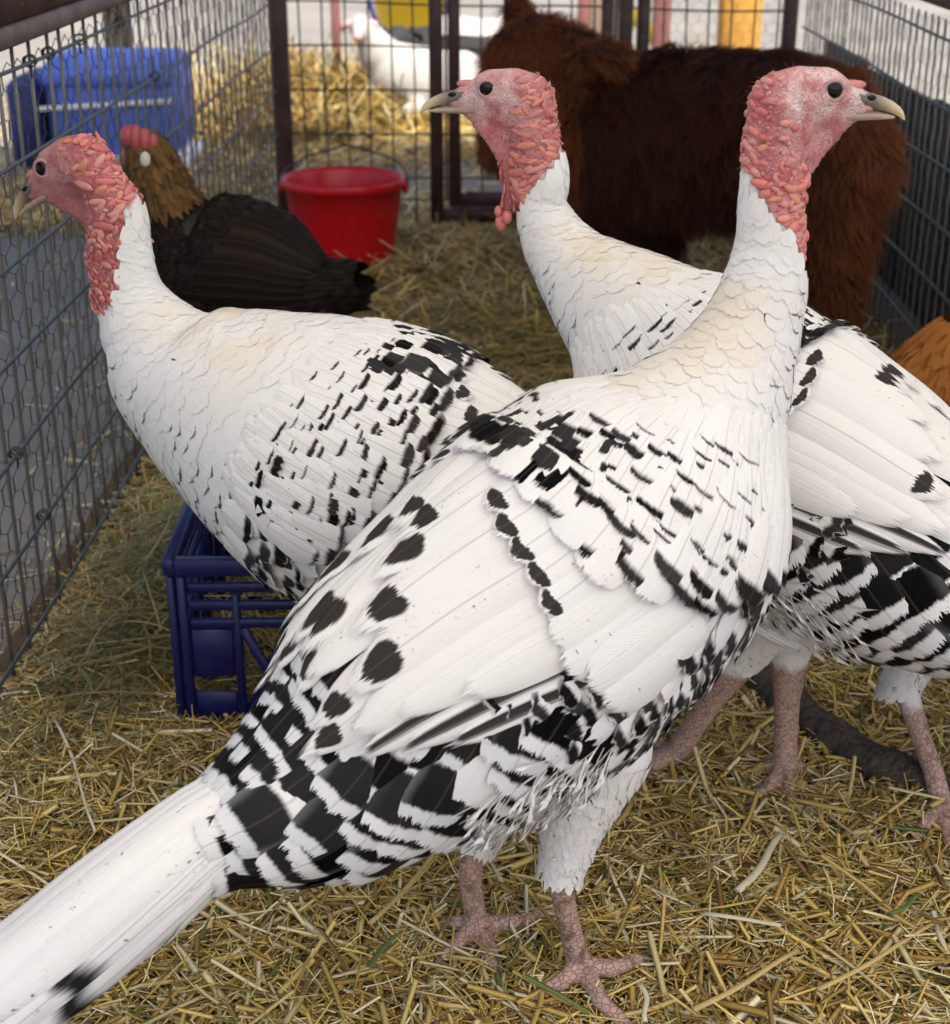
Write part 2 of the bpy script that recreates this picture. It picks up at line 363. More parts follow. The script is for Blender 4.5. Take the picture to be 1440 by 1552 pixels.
def straw_material(name='straw'):
    b = NB(name); o = b.obj(); c = b.attr('col')
    f = b.noise(o, 220, 2); b.set(Base_Color=b.mix(b.math('MULTIPLY', f, .4), c, b.mix(1.0, c, (.55, .5, .42), 'MULTIPLY')), Roughness=.5)
    b.put(b.b.inputs['Specular IOR Level'], .35); return b.m
M = {}
M['feather'] = feather_material()
M['dark_feather'] = feather_material('dark_feather', white=(.011, .009, .007), cream=(.035, .023, .015), gray=(.016, .013, .011), black=(.006, .006, .007), brown=(.05, .032, .02), rough=.55, shaft_amt=.03)
M['gold_feather'] = feather_material('gold_feather', white=(.12, .062, .022), cream=(.20, .12, .05), gray=(.13, .06, .02), black=(.02, .013, .008), brown=(.05, .03, .015), rough=.55, shaft_amt=.05)
M['orange_feather'] = feather_material('orange_feather', white=(.36, .13, .03), cream=(.42, .2, .06), gray=(.27, .09, .02), black=(.12, .04, .012), brown=(.16, .055, .016), rough=.6, shaft_amt=.0)
M['skin'] = turkey_skin()
M['straw'] = straw_material()
def caruncle_mat():
    b = NB('caruncle'); o = b.obj(); n = b.noise(o, 120, 3)
    c = b.attr('col'); b.set(Base_Color=b.mix(n, c, b.mix(.22, c, (.74, .42, .36))), Roughness=.4); b.b.inputs['Subsurface Weight'].default_value = .12
    b.b.inputs['Subsurface Radius'].default_value = (.004, .0015, .001); b.b.inputs['Subsurface Scale'].default_value = 1
    b.bump(b.noise(o, 500, 2), .25, .001); return b.m
M['caruncle'] = caruncle_mat()
def beak_mat():
    b = NB('beak'); c = b.attr('col'); o = b.obj()
    b.set(Base_Color=b.mix(b.noise(o, 300, 3), c, b.mix(1.0, c, (.6, .55, .5), 'MULTIPLY')), Roughness=.42); b.bump(b.noise(o, 400, 3), .15, .001); return b.m
M['beak'] = beak_mat()
def eye_mat():
    b = NB('eye'); b.set(Base_Color=(.004, .003, .002), Roughness=.05); b.put(b.b.inputs['Specular IOR Level'], .25); return b.m
M['eye'] = eye_mat()
M['lid'] = plain('eyelid', (.42, .26, .24), .5)
M['snood'] = plain('snood', (.52, .19, .18), .45, bump=.3, bscale=400, scale=150)
M['claw'] = plain('claw', (.16, .11, .085), .45)
M['comb'] = plain('comb', (.42, .075, .075), .45, var=.3, scale=70, bump=.4, bscale=400)
M['lobe'] = plain('earlobe', (.62, .58, .5), .5)
def wire_mat(name, col, rust=.3):
    b = NB(name); o = b.obj(); n = b.noise(o, 35, 5); c = b.mix(b.math('MULTIPLY', b.smooth(n, .5, .75), rust), col, (.16, .12, .08))
    b.set(Base_Color=c, Roughness=.45, Metallic=.55); b.bump(b.noise(o, 300, 3), .2, .001); return b.m
M['galv'] = wire_mat('galvanised_wire', (.15, .145, .13))
M['galv_blue'] = wire_mat('blue_grey_wire', (.095, .115, .12), .15)
M['dark_wire'] = wire_mat('dark_wire', (.055, .07, .07), .2)
M['hexwire'] = wire_mat('chicken_wire', (.06, .065, .06), .5)
M['hexbright'] = wire_mat('grey_chicken_wire', (.10, .11, .11), .4)
def steel(name, col, col2, bump=.25):
    b = NB(name); o = b.obj(); n = b.noise(o, 12, 6, .65); m2 = b.noise(o, 90, 3)
    c = b.mix(b.smooth(n, .42, .68), col, col2); c = b.mix(b.math('MULTIPLY', b.smooth(m2, .6, .75), .4), c, (.3, .24, .22))
    b.set(Base_Color=c, Roughness=.55); b.bump(b.noise(o, 150, 4), bump, .002); return b.m
M['maroon'] = steel('maroon_painted_steel', (.035, .012, .010), (.065, .028, .024))
M['rail'] = steel('weathered_rail', (.10, .075, .07), (.17, .135, .125), .4)
M['pinkpost'] = steel('pink_post', (.30, .13, .12), (.24, .09, .08))
def wood(name, a, c, sc=(3, 3, 40), bump=.5):
    b = NB(name); mp = b.n('Mapping', {0: b.obj()}); mp.inputs['Scale'].default_value = sc
    n = b.noise(mp.outputs[0], 3, 6, .65); b.set(Base_Color=b.mix(b.smooth(n, .3, .7), a, c), Roughness=.8); b.bump(n, bump, .006); return b.m
M['board'] = wood('dark_board', (.018, .012, .008), (.045, .032, .022), (40, 3, 3))
M['bark'] = wood('bark', (.010, .008, .005), (.10, .075, .05), (46, 46, 6), .8)
M['yellowwood'] = wood('yellow_post', (.55, .27, .045), (.66, .36, .08), (20, 20, 3), .2)
M['tanwood'] = wood('tan_post', (.32, .22, .16), (.42, .31, .24), (20, 20, 3), .3)
def plastic(name, col, rough=.35, scuff=(.3, .3, .35), amt=.25):
    b = NB(name); o = b.obj(); n = b.noise(o, 25, 6, .7); c = b.mix(b.math('MULTIPLY', b.smooth(n, .55, .8), amt), col, scuff)
    b.set(Base_Color=c, Roughness=rough); b.bump(b.noise(o, 60, 4), .08, .003); return b.m
M['crate'] = plastic('crate_blue', (.003, .005, .075), .4, (.10, .09, .10), .3)
M['bucket'] = plastic('bucket_red', (.55, .004, .012), .32, (.6, .25, .22), .12)
M['bin'] = plastic('bin_blue', (.10, .17, .60), .5)
M['bin_dark'] = plastic('bin_navy', (.015, .025, .13), .5)
M['white_plastic'] = plastic('white_plastic', (.8, .8, .8), .5)
M['yellow_plastic'] = plastic('yellow_plastic', (.8, .56, .01), .4, (.5, .4, .1), .1)
def concrete():
    b = NB('concrete'); o = b.obj(); n = b.noise(o, 1.1, 8, .6); n2 = b.noise(o, 14, 6, .7)
    c = b.ramp(n, [(.3, (.15, .135, .115)), (.7, (.25, .23, .20))]); c = b.mix(b.math('MULTIPLY', b.smooth(n2, .5, .7), .5), c, (.21, .17, .11))
    b.set(Base_Color=c, Roughness=.85); b.bump(n2, .4, .01); return b.m
M['concrete'] = concrete()
def bedding():
    b = NB('bedding'); o = b.obj(); mp = b.n('Mapping', {0: o}); mp.inputs['Scale'].default_value = (1, 1, 1)
    n = b.noise(o, 8, 6, .7); n2 = b.noise(o, 130, 4, .7)
    c = b.mix(n2, (.035, .019, .006), (.20, .115, .032)); c = b.mix(b.math('MULTIPLY', b.smooth(n, .45, .7), .5), c, (.075, .06, .025))
    b.set(Base_Color=c, Roughness=.9); b.bump(n2, .9, .01); return b.m
M['bedding'] = bedding()
def fur_mat(name, root, tip):
    b = NB(name); h = b.n('HairInfo'); f = h.outputs['Intercept']; r = h.outputs['Random']
    c = b.mix(f, root, tip); c = b.mix(b.math('MULTIPLY', r, .5), c, b.mix(1.0, c, (.45, .4, .4), 'MULTIPLY'))
    c = b.mix(1.0, c, b.attr('tint'), 'MULTIPLY')
    b.set(Base_Color=c, Roughness=.55); b.put(b.b.inputs['Specular IOR Level'], .2); return b.m
M['calf_fur'] = fur_mat('calf_fur', (.018, .005, .003), (.070, .019, .007))
M['calf_hide'] = plain('calf_hide', (.02, .006, .003), .8)
M['muzzle'] = plain('muzzle', (.10, .055, .04), .5, bump=.3)
M['whisker'] = plain('bristle', (.09, .06, .05), .6)
M['goat_white'] = plain('white_coat', (.40, .38, .35), .85, bump=.6, bscale=90, scale=12)
M['goat_black'] = plain('black_coat', (.02, .02, .022), .8, bump=.6, bscale=90)
M['pinkskin'] = plain('pink_skin', (.55, .33, .3), .6)
def canopy_mat():
    b = NB('canopy_fabric'); t = b.n('BsdfTranslucent', {0: (.80, .76, .68)}); d = b.n('BsdfDiffuse', {0: (.75, .75, .74)})
    mx = b.n('MixShader', {0: .5, 1: d, 2: t}); b.t.links.new(mx.outputs[0], b.t.nodes['Material Output'].inputs[0]); return b.m
M['canopy'] = canopy_mat()
M['palewall'] = plain('pale_wall', (.62, .60, .56), .8, scale=3, var=.06)
# ------------------------------------------------------------------ feathers laid on a loft
def feathers(lf, s0, p0, L, W, psi, h0, lift, fa, fb, nu=5, nv=6, camber=.0025, ragged=.05, base=.6, square=.0, sag=0.0):
    """Curved vanes that hug the loft: root at (s0,p0), growing tailward. Arrays of one length. Returns V, F, uv, attrs."""
    s0 = np.atleast_1d(np.asarray(s0, float)); m = len(s0)
    bc = lambda a: np.broadcast_to(np.asarray(a, float), (m,))[:, None, None]
    p0, L, W, psi, h0, lift = map(bc, (p0, L, W, psi, h0, lift)); S = s0[:, None, None]
    u = np.linspace(-1, 1, nu)[None, :, None]; v = np.linspace(0, 1, nv)[None, None, :]
    wid = base + (1 - base)*np.sin(np.minimum(v/.6, 1)*np.pi/2)
    tipw = np.sqrt(np.clip(1 - np.clip((v - .62)/.38, 0, 1)**2*(.80 - .45*square), .0, 1))
    x = u*W/2*wid*tipw
    rg = rnd.normal(0, ragged, (m, nu, 1))*np.clip((v - .55)/.45, 0, 1)
    t = v*L*(1 - (.10 - .06*square)*u*u*v + rg)
    ds = t*np.cos(psi) - x*np.sin(psi); dl = t*np.sin(psi) + x*np.cos(psi)
    _, _, r0 = lf.ev(s0, np.zeros(m)); r0 = np.maximum(r0, .012)[:, None, None]*.96
    P, N, _ = lf.ev(S + ds, p0 + dl/r0, h0 + lift*v + camber*(1 - u*u)*np.minimum(W/.03, 1.6) + sag*v*v)
    V = P.reshape(-1, 3)
    i = np.arange(nu - 1)[:, None]*nv; j = np.arange(nv - 1)[None]
    q = np.stack([i + j, i + nv + j, i + nv + j + 1, i + j + 1], -1).reshape(-1, 4)
    F = (q[None] + (np.arange(m)*nu*nv)[:, None, None]).reshape(-1, 4)
    if lf.side < 0: F = F[:, ::-1]
    U2 = np.broadcast_to((u + 1)/2, (m, nu, nv)); V2 = np.broadcast_to(v, (m, nu, nv))
    ex = lambda a: np.repeat(np.broadcast_to(np.asarray(a, np.float32), (m, 4)), nu*nv, 0)
    return V, F, np.stack([U2, V2], -1).reshape(-1, 2), {'fa': ex(fa), 'fb': ex(fb)}
class Plumage:
    def __init__(s): s.V = []; s.F = []; s.U = []; s.A = {'fa': [], 'fb': []}; s.n = 0
    def add(s, r):
        V, F, U, A = r; s.V.append(V); s.F.append(F + s.n); s.U.append(U); s.n += len(V)
        for k in A: s.A[k].append(A[k])
    def build(s, name, mat, parent, kind='stuff', label=None):
        o = mesh(name, np.concatenate(s.V), np.concatenate(s.F), mat, parent, uv=np.concatenate(s.U), attrs={k: np.concatenate(a) for k, a in s.A.items()}, kind=kind)
        if label: o['label'] = label
        return o
def rows(lf, sa, sb, ds, w, pa=0.0, pb=2*np.pi, jit=.18):
    """staggered rows of feather roots between two stations"""
    out = []
    s = sa; k = 0
    while s < sb:
        _, _, r = lf.ev(np.array([s]), np.array([0.])); r = float(r[0])
        ww = w(s) if callable(w) else w; n = max(6, int(round((pb - pa)*r/ww)))
        ph = pa + (np.arange(n) + .5*(k % 2) + rnd.normal(0, jit, n))*(pb - pa)/n
        d = ds(s) if callable(ds) else ds
        out.append(np.stack([s + rnd.normal(0, jit*.6, n)*d, ph], 1)); s += d; k += 1
    return np.concatenate(out)
def rr(a, b, n): return rnd.uniform(a, b, n)
def packc(*c):
    c = np.broadcast_arrays(*[np.asarray(x, float) for x in c]); return np.stack(c, -1)
# ------------------------------------------------------------------ turkeys
CPAL = np.array([(.60, .18, .13), (.56, .14, .12), (.58, .23, .20), (.48, .10, .10), (.60, .26, .21), (.62, .21, .14)])
def wrinkle(V, H):
    """folds of loose skin over crown, nape and throat"""
    x, y, z = H.loc(V); w = np.clip((60 - np.abs(x + 75))/40, 0, 1)*np.clip((z + 260)/40, 0, 1)*np.clip((60 - z)/40, 0, 1)*(((x + 122)*135 + (z + 128)*95)/165 > -5)
    c = H.w(np.full(len(V), -70.), y*0, z); n = V - c; n /= np.linalg.norm(n, axis=1)[:, None] + 1e-9
    q = np.stack([x*.05, y*.06, z*.11], 1); r = 1 - np.abs(vnoise(q, 1.0, 5)*2 - 1); r2 = 1 - np.abs(vnoise(q, 2.1, 6)*2 - 1)
    return V + n*((r - .6)*7.0 + (r2 - .6)*4.0)[:, None]*w[:, None]*H.U
class Head:
    """frame at the eye: x towards the beak, z up, in units of U metres"""
    def __init__(s, eye, heading, pitch, U, side):
        a, p = math.radians(heading), math.radians(pitch); s.e = np.array(eye); s.U = U; s.side = side
        h = np.array((math.cos(a), math.sin(a), 0)); z = np.array((0, 0, 1.))
        s.x = h*math.cos(p) + z*math.sin(p); s.z = -h*math.sin(p) + z*math.cos(p); s.y = np.array((-math.sin(a), math.cos(a), 0))*side
    def w(s, x, y, z): return s.e + s.U*(np.asarray(x)[..., None]*s.x + np.asarray(y)[..., None]*s.y + np.asarray(z)[..., None]*s.z)
    def chain(s, pts): return np.array([(*s.w(np.array(float(x)), np.array(0.), np.array(float(z))), r*s.U) for x, z, r in pts])
    def loc(s, P): d = (P - s.e)/s.U; return d @ s.x, d @ s.y, d @ s.z
def foot_chain(leg, toes):
    leg = [(a_, b_, c_, d_*(.86 if c_ < .15 else 1)) for a_, b_, c_, d_ in leg]; ch = [(leg, 1, (0, 0, 1), .010)]; end = np.array(leg[-1][:3])
    for t in toes:
        q = np.array(t); k = len(q)
        a = np.r_[[np.r_[end[:2], .018]], q[1:]]
        pts = []
        for i in range(9):
            f = i/8*(len(a) - 1); j = min(int(f), len(a) - 2); w = f - j; p = a[j]*(1 - w) + a[j + 1]*w
            kn = .0012*abs(math.sin(i*math.pi/2.6)); z = .018 + .007*math.sin(i/8*math.pi)*(1 - i/8) - .004*i/8
            pts.append((p[0], p[1], z, .0098 - .0042*i/8 + kn))
        ch.append((pts, 1, (0, 0, 1), .004))
    return ch
def turkey(name, label, spine, heading, side, head, legs, tail=None, lat=.92, ds=0.0, seed=1, breast_bars=.5, thigh=None, groups='white turkeys with black bars walking in the cage', base=None, heads_low=False, plain_wing=False, deep=.05, bars=.0, bead=1.0, wing_edge=None, leg_dirt=.35):
    global rnd
    rnd = np.random.default_rng(seed)
    lf = Loft(spine, heading, side, lat)
    root = thing(name, label, 'turkey', base, groups)
    H = head
    # --- one continuous body: trunk, neck, head, legs
    sp = np.array(spine); d = np.r_[0, np.cumsum(np.linalg.norm(np.diff(sp[:, :3], axis=0), axis=1))]
    sh = np.interp(d, [0, .08, .2, .4, .7, .85], [.002, .003, .005, .010, .010, .008]); rl = np.min(np.sqrt(sp[None, :, 3]**2*.97 + ((sp[:, None, :3] - sp[None, :, :3])**2).sum(-1)), 1); sp[:, 3] = np.minimum(sp[:, 3], rl)
    trunk = sp[2:].copy() if heads_low else sp.copy(); sh = sh[2:] if heads_low else sh; trunk[:, 3] = np.maximum(trunk[:, 3] - sh, .012)
    chains = [(trunk, .94, lf.lv, .012)]
    hc = lambda pts, q, k=.008: chains.append((H.chain(pts), q, H.y, k))
    hc([(-72, -18, 40), (-45, -10, 43), (-8, -8, 38)], .78)
    hc([(-5, -12, 34), (38, -18, 23), (60, -24, 17)], .80)
    hc([(-65, -45, 40), (-5, -44, 22), (40, -42, 12)], .74)
    hc([(-70, -30, 46), (-86, -80, 38), (-95, -112, 34)] if heads_low else [(-70, -30, 47), (-84, -95, 40), (-86, -140, 38), (-83, -175, 38)], .86, .012)
    hc([(38, -46, 9), (10, -62, 22), (-22, -88, 30), (-45, -125, 30), (-48, -165, 24), (-42, -205, 15), (-34, -235, 10)], .33, .006)
    leg_r = []
    for lg in legs:
        chains += foot_chain(lg['leg'], lg['toes']); leg_r.append(np.array(lg['leg']))
    V, F = sdf_body(chains, .0042)
    V = wrinkle(V, H)
    x, y, z = H.loc(V)
    f = ((x + 122)*135 + (z + 128)*95)/165.                      # in front of the feather line
    skin = np.clip((f + 8*(vnoise(V, 220, 3) - .5)*2)/6, 0, 1)*(z > -262)*(x > -150)*(x < 200)
    pale = np.exp(-((x - 0)**2 + (z + 6)**2)/55.**2) + np.exp(-((x + 45)**2 + (z + 12)**2)/30.**2) + .6*np.exp(-((x - 30)**2 + (z + 20)**2)/30.**2)
    legm = np.zeros(len(V))
    for lg in legs:
        zt = lg['bare']; L = np.array(lg['leg']); near = np.min(np.linalg.norm(V[:, None, :2] - np.r_[L[:, :2], np.concatenate([np.array(t)[:, :2] for t in lg['toes']])][None], axis=2), 1)
        legm = np.maximum(legm, np.clip((zt - V[:, 2] + .012*(vnoise(V, 150, 5) - .5))/.01, 0, 1)*(near < .09))
    dirt = np.clip(1.1 - V[:, 2]/.06, leg_dirt, 1)
    zone = np.stack([skin*(1 - legm), legm, np.where(legm > .5, dirt, np.clip(pale, 0, 1)), np.full(len(V), deep)], 1)
    body = mesh('body', V, F, M['skin'], root, attrs={'zone': zone})
    # --- beak, nostril, eyes, snood
    def mandible(nm, prof, col0, col1):
        # prof: x, top z, bottom z, half width
        n = 14; R = []; cc = []
        for (px, t, b, w) in prof:
            th = np.linspace(0, 2*np.pi, n, endpoint=False); cz = (t + b)/2; hz = (t - b)/2
            R.append(H.w(np.full(n, float(px)), np.cos(th)*w, cz + np.sin(th)*hz)); k = np.clip((px - 70)/42, 0, 1)
            cc.append(np.tile(np.array(col0)*(1 - k) + np.array(col1)*k, (n, 1)))
        Vb = np.concatenate(R); i = np.arange(len(prof) - 1)[:, None]*n; j = np.arange(n)[None]
        Fb = np.stack([i + j, i + (j + 1) % n, i + n + (j + 1) % n, i + n + j], -1).reshape(-1, 4)
        if side > 0: Fb = Fb[:, ::-1]
        return mesh(nm, Vb, Fb, M['beak'], beak, attrs={'col': np.concatenate(cc)})
    beak = bpy.data.objects.new('beak', None); COL.objects.link(beak); beak.parent = root
    mandible('upper_mandible', [(42, 2, -30, 17), (56, -6, -31, 16), (72, -9, -33, 14), (88, -14, -35, 11.5), (103, -21, -39, 8.5), (115, -29, -44, 5.5), (122, -37, -49, 3.2), (125.5, -46, -51, 1.2)], (.15, .125, .115), (.76, .62, .38))
    mandible('lower_mandible', [(30, -33, -50, 14), (55, -34, -49, 12.5), (80, -36, -48.5, 9.5), (98, -40, -48, 6), (108, -43, -47, 2.5)], (.40, .31, .27), (.66, .54, .36))
    bv, bq, bt = ball(12, 8)
    for sd in (1, -1):
        no = H.w(64 + bv[:, 0]*8, sd*13.2 + bv[:, 1]*2.6, -14 + bv[:, 2]*4.5); mesh('nostril', no, [bq, bt], M['eye'], beak)
    bv2, bq2, bt2 = ball(20, 14)
    for sd in (1, -1):
        e = mesh('eye', H.w(bv2[:, 0]*13.6, sd*24.8 + bv2[:, 2]*9.5, bv2[:, 1]*13.4), [bq2, bt2], M['eye'], root)
        th = np.linspace(0, 2*np.pi, 25); Pl = H.w(np.cos(th)*15.2, sd*(28.0 - 1.5*np.abs(np.cos(th))), np.sin(th)*14.2)
        v_, f_, t_ = tube(Pl, .0019*U_(H), 8); mesh('eyelid', v_, [f_, t_], M['lid'], e)
    v_, f_, t_ = tube(H.w(np.array([20., 32, 43, 52, 58]), np.zeros(5), np.array([-3., 0, 2, 4, 4])), np.array([12, 12, 9.5, 6.0, 3])*H.U, 10); mesh('snood', v_, [f_, t_], M['snood'], root)
    # --- caruncles on crown, nape and throat
    bv, bq, bt = ball(8, 6); mb = MB(); CC = []
    ok = np.argwhere((skin > .97) & (legm < .1) & (f > 5))[:, 0]
    fx, fz, fy, ff = x[ok], z[ok], y[ok], f[ok]
    wgt = np.clip(1.25 - ff/110, 0, 1)*(fx < -34) + 1.0*(fz < -130) + .9*((fz < -175))
    wgt *= ~((fx > -52) & (fz > -110))
    pick = ok[rnd.random(len(ok)) < wgt*.5]; rnd.shuffle(pick); used = []
    for i in pick:
        rad = (3.2 + 5.6*rnd.random()**1.6)*H.U*(1.0 if z[i] > -130 else 1.25)
        if used and np.min(np.linalg.norm(np.array([q[0] for q in used]) - V[i], axis=1) - np.array([q[1] for q in used]) - rad*.50) < 0: continue
        used.append((V[i], rad))
        if len(used) > 640: break
    ctr = H.w(np.array(-75.), np.array(0.), np.array(-60.))
    for p, rad in used:
        xi, yi, zi = H.loc(p)
        nrm = np.array([(xi + 78 if zi < -30 else xi + 45)*.8, yi*1.5, (zi + 20)*.5 if zi > -30 else 0.]); nrm = nrm[0]*H.x + nrm[1]*H.y + nrm[2]*H.z; nrm /= np.linalg.norm(nrm)
        t1 = np.cross(nrm, H.z); t1 /= np.linalg.norm(t1); t2 = np.cross(nrm, t1); a = rnd.normal(0, .5); T1 = t1*math.cos(a) + t2*math.sin(a); T2 = np.cross(nrm, T1)
        st = rnd.uniform(1.0, 2.0)/bead; CC.append(np.tile(CPAL[rnd.integers(0, len(CPAL))]*rnd.uniform(.85, 1.12), (len(bv), 1)))
        mb.add(p + rad*(bv[:, :1]*T1*st + bv[:, 1:2]*T2*.85 + bv[:, 2:]*nrm*rnd.uniform(.40, .70)*bead), bq, bt)
    # the longest ones hang at the foot of the throat
    for (cx, cz, rx, rz, yy) in ((-24, -243, 11, 17, 6), (-36, -232, 10, 13, 12), (-30, -215, 10, 12, -8), (-20, -222, 8, 11, 9)):
        mb.add(H.w(cx + bv[:, 0]*rx, yy + bv[:, 1]*10, cz + bv[:, 2]*rz), bq, bt); CC.append(np.tile(CPAL[1], (len(bv), 1)))
    mb.build('caruncles', M['caruncle'], root, kind='stuff', attrs={'col': np.concatenate(CC)})
    # --- bristles on the bare skin
    sel = ok[rnd.random(len(ok)) < .09]; n0 = V[sel] - (H.w(np.array(-40.), np.array(0.), np.array(-40.)))
    n0 = n0/np.linalg.norm(n0, axis=1)[:, None]; n0 = n0 - .5*H.x - np.array((0, 0, .2)); L_ = rr(.002, .006, len(sel))[:, None]
    v_, f_ = segs(V[sel], V[sel] + n0*L_, .00022, 3); mesh('bristles', v_, f_, M['whisker'], root, kind='stuff')
    # --- claws
    for lg in legs:
        for t in lg['toes']:
            q = np.array(t); dv = q[-1] - q[-2]; dv[2] = 0; dv /= np.linalg.norm(dv) + 1e-9; p = q[-1]
            Pc = np.array([p + dv*.0 + (0, 0, .001), p + dv*.007 + (0, 0, .001), p + dv*.013 + (0, 0, -.003), p + dv*.016 + (0, 0, -.008)])
            v_, f_, t_ = tube(Pc, (.0048, .0042, .0026, .0006), 8); mesh('claw', v_, [f_, t_], M['claw'], root)
    # --- plumage
    D = np.degrees
    fr_p = np.radians([-180, -128, -75, -36, 0, 36, 75, 128, 180]); fr_v = np.array([.27, .265, .276, .301, .334, .301, .276, .265, .27]) + ds
    la_p = np.radians([-180, -115, -103, -86, -51, -27, 0, 27, 51, 86, 103, 115, 180]); la_v = np.array([.34, .35, .37, .41, .47, .465, .46, .465, .47, .41, .37, .35, .34]) + ds
    ed_s = np.array([.30, .323, .373, .405, .456, .50, .545, .59, .65, .70, .75, .80]) + ds; ed_p = np.radians([122, 120, 112, 101, 90, 82, 78, 72, 62, 55, 47, 42])
    if wing_edge is not None: ed_s, ed_p = np.array(wing_edge[0]), np.radians(wing_edge[1])
    wrap = lambda p: (p + np.pi) % (2*np.pi) - np.pi
    front = lambda p: np.interp(wrap(p), fr_p, fr_v); last = lambda p: np.interp(wrap(p), la_p, la_v); edge = lambda s: np.interp(s, ed_s, ed_p)
    pl = Plumage()
    # neck, mantle and breast: small, white, hair-thin dark rims on the breast
    g = rows(lf, .0, .47 + ds, lambda s: np.interp(s, [0, .1, .25, .4], [.0058, .0075, .0115, .014]), lambda s: np.interp(s, [0, .1, .25, .4], [.0065, .008, .0135, .017]))
    P, N, R = lf.ev(g[:, 0], g[:, 1]); hx, hy, hz = H.loc(P); ff = ((hx + 122)*135 + (hz + 128)*95)/165.
    ph = wrap(g[:, 1]); keep = (ff < 4) & ((g[:, 0] < front(g[:, 1]) + .05) | ((np.abs(ph) > 1.7) & (g[:, 0] < .39 + ds*.1))); g = g[keep]; ph = ph[keep]; n = len(g)
    s = g[:, 0]; L = np.interp(s, [0, .1, .25, .4], [.015, .018, .027, .036])*rr(.85, 1.15, n); W = L*rr(.68, .85, n)
    br = np.clip((np.abs(ph) - 1.45)/.5, 0, 1)*np.clip((s - .05)/.05, 0, 1)
    rim = rnd.random(n) < np.clip(br*.40 + 1.3*breast_bars*np.clip((s - .22 - ds*.45)/.1, 0, 1)*(np.abs(ph) > 1.6), 0, .95)
    big = np.clip((s - .27 - ds*.45)/.16, 0, 1)*np.clip((np.abs(ph) - 1.5)/.4, 0, 1)
    a0 = .895 - .20*big*rr(.6, 1.2, n); a1 = np.where(big > .3, .95, 1.3)
    dirt = np.clip(1 - ((s - .19 - ds*.5)/.12)**2, 0, 1)*np.clip(1.5 - np.abs(ph), 0, 1)*np.clip(2.2*vnoise(P[keep], 26, seed) - .5, 0, 1)*rr(.8, 1.1, n)
    pl.add(feathers(lf, s, ph, L, W, rnd.normal(0, .10, n), np.interp(s, [0, .12, .2], [.0022, .0012, .001]), np.interp(s, [0, .1, .3], [.0010, .0009, .0011])*rr(.2, 1.7, n),
                    packc(a0, a1, rim*rr(.8, 1, n), rnd.random(n)), packc(.15, np.clip(dirt*1.1 + rr(0, .10, n), 0, 1), rr(0, .08, n), 0), nu=5, nv=6, ragged=.03, camber=.0002))
    # flank and belly below the wing: broad white feathers with black bars
    g = rows(lf, .33 + ds*.45, .58 + ds, .0150, .023); ph = wrap(g[:, 1]); k = (np.abs(ph) > np.minimum(edge(g[:, 0]) - .15, 2.0)); g = g[k]; ph = ph[k]; n = len(g); s = g[:, 0]
    dk = rnd.random(n) < np.clip(.90 - .25*np.clip((np.abs(ph) - 2.2), 0, 1), 0, 1)
    pl.add(feathers(lf, s, ph, rr(.042, .058, n), rr(.028, .036, n), rnd.normal(0, .12, n), .0015, rr(.006, .012, n),
                    packc(rr(.66, .76, n), rr(.90, .97, n), dk*rr(.95, 1, n), rnd.random(n)), packc(rr(0, .2, n), rr(0, .15, n), rr(0, .35, n), rr(0, .5, n)), nu=7, nv=8, ragged=.05, square=.3))
    # rump, vent and tail coverts: square ended, black with a pale frayed rim
    fl = Plumage()
    g = rows(lf, .50 + ds, .93 + ds, .026, .040, jit=.10); ph = wrap(g[:, 1]); g[:, 0] -= .070*np.clip(np.abs(ph) - 1.0, -.3, 2.2); k = ((np.abs(ph) > edge(g[:, 0]) - .25) | (g[:, 0] > .62 + ds)) & (g[:, 0] < lf.smax - .030 - .03*(np.abs(ph) < .9)) & (g[:, 0] > .50 + ds); g = g[k]; ph = ph[k]; n = len(g); s = g[:, 0]
    wt = np.clip((s - .78 - ds)/.05, 0, 1)
    fl.add(feathers(lf, s, ph, rr(.070, .075, n), rr(.060, .072, n), rnd.normal(0, .04, n) + .50*np.sign(ph)*np.clip((np.abs(ph) - .6)/.6, 0, 1)*np.clip((lf.smax - .02 - s)/.12, 0, 1), .002, np.where(np.abs(ph) < edge(s), rr(.001, .003, n), rr(.006, .012, n)),
                    packc(rr(.12, .30, n) + .3*wt, rr(.74, .79, n), (rnd.random(n) < .985)*rr(.97, 1, n), rnd.random(n)), packc(rr(0, .12, n), .05, rr(.2, .75, n), rr(0, .2, n)), nu=9, nv=9, ragged=.022, base=.8, square=1.0))
    if ds < .1 or True: fl.build('flank_plumage', M['feather'], root, label='black and white barred flank and vent feathers')
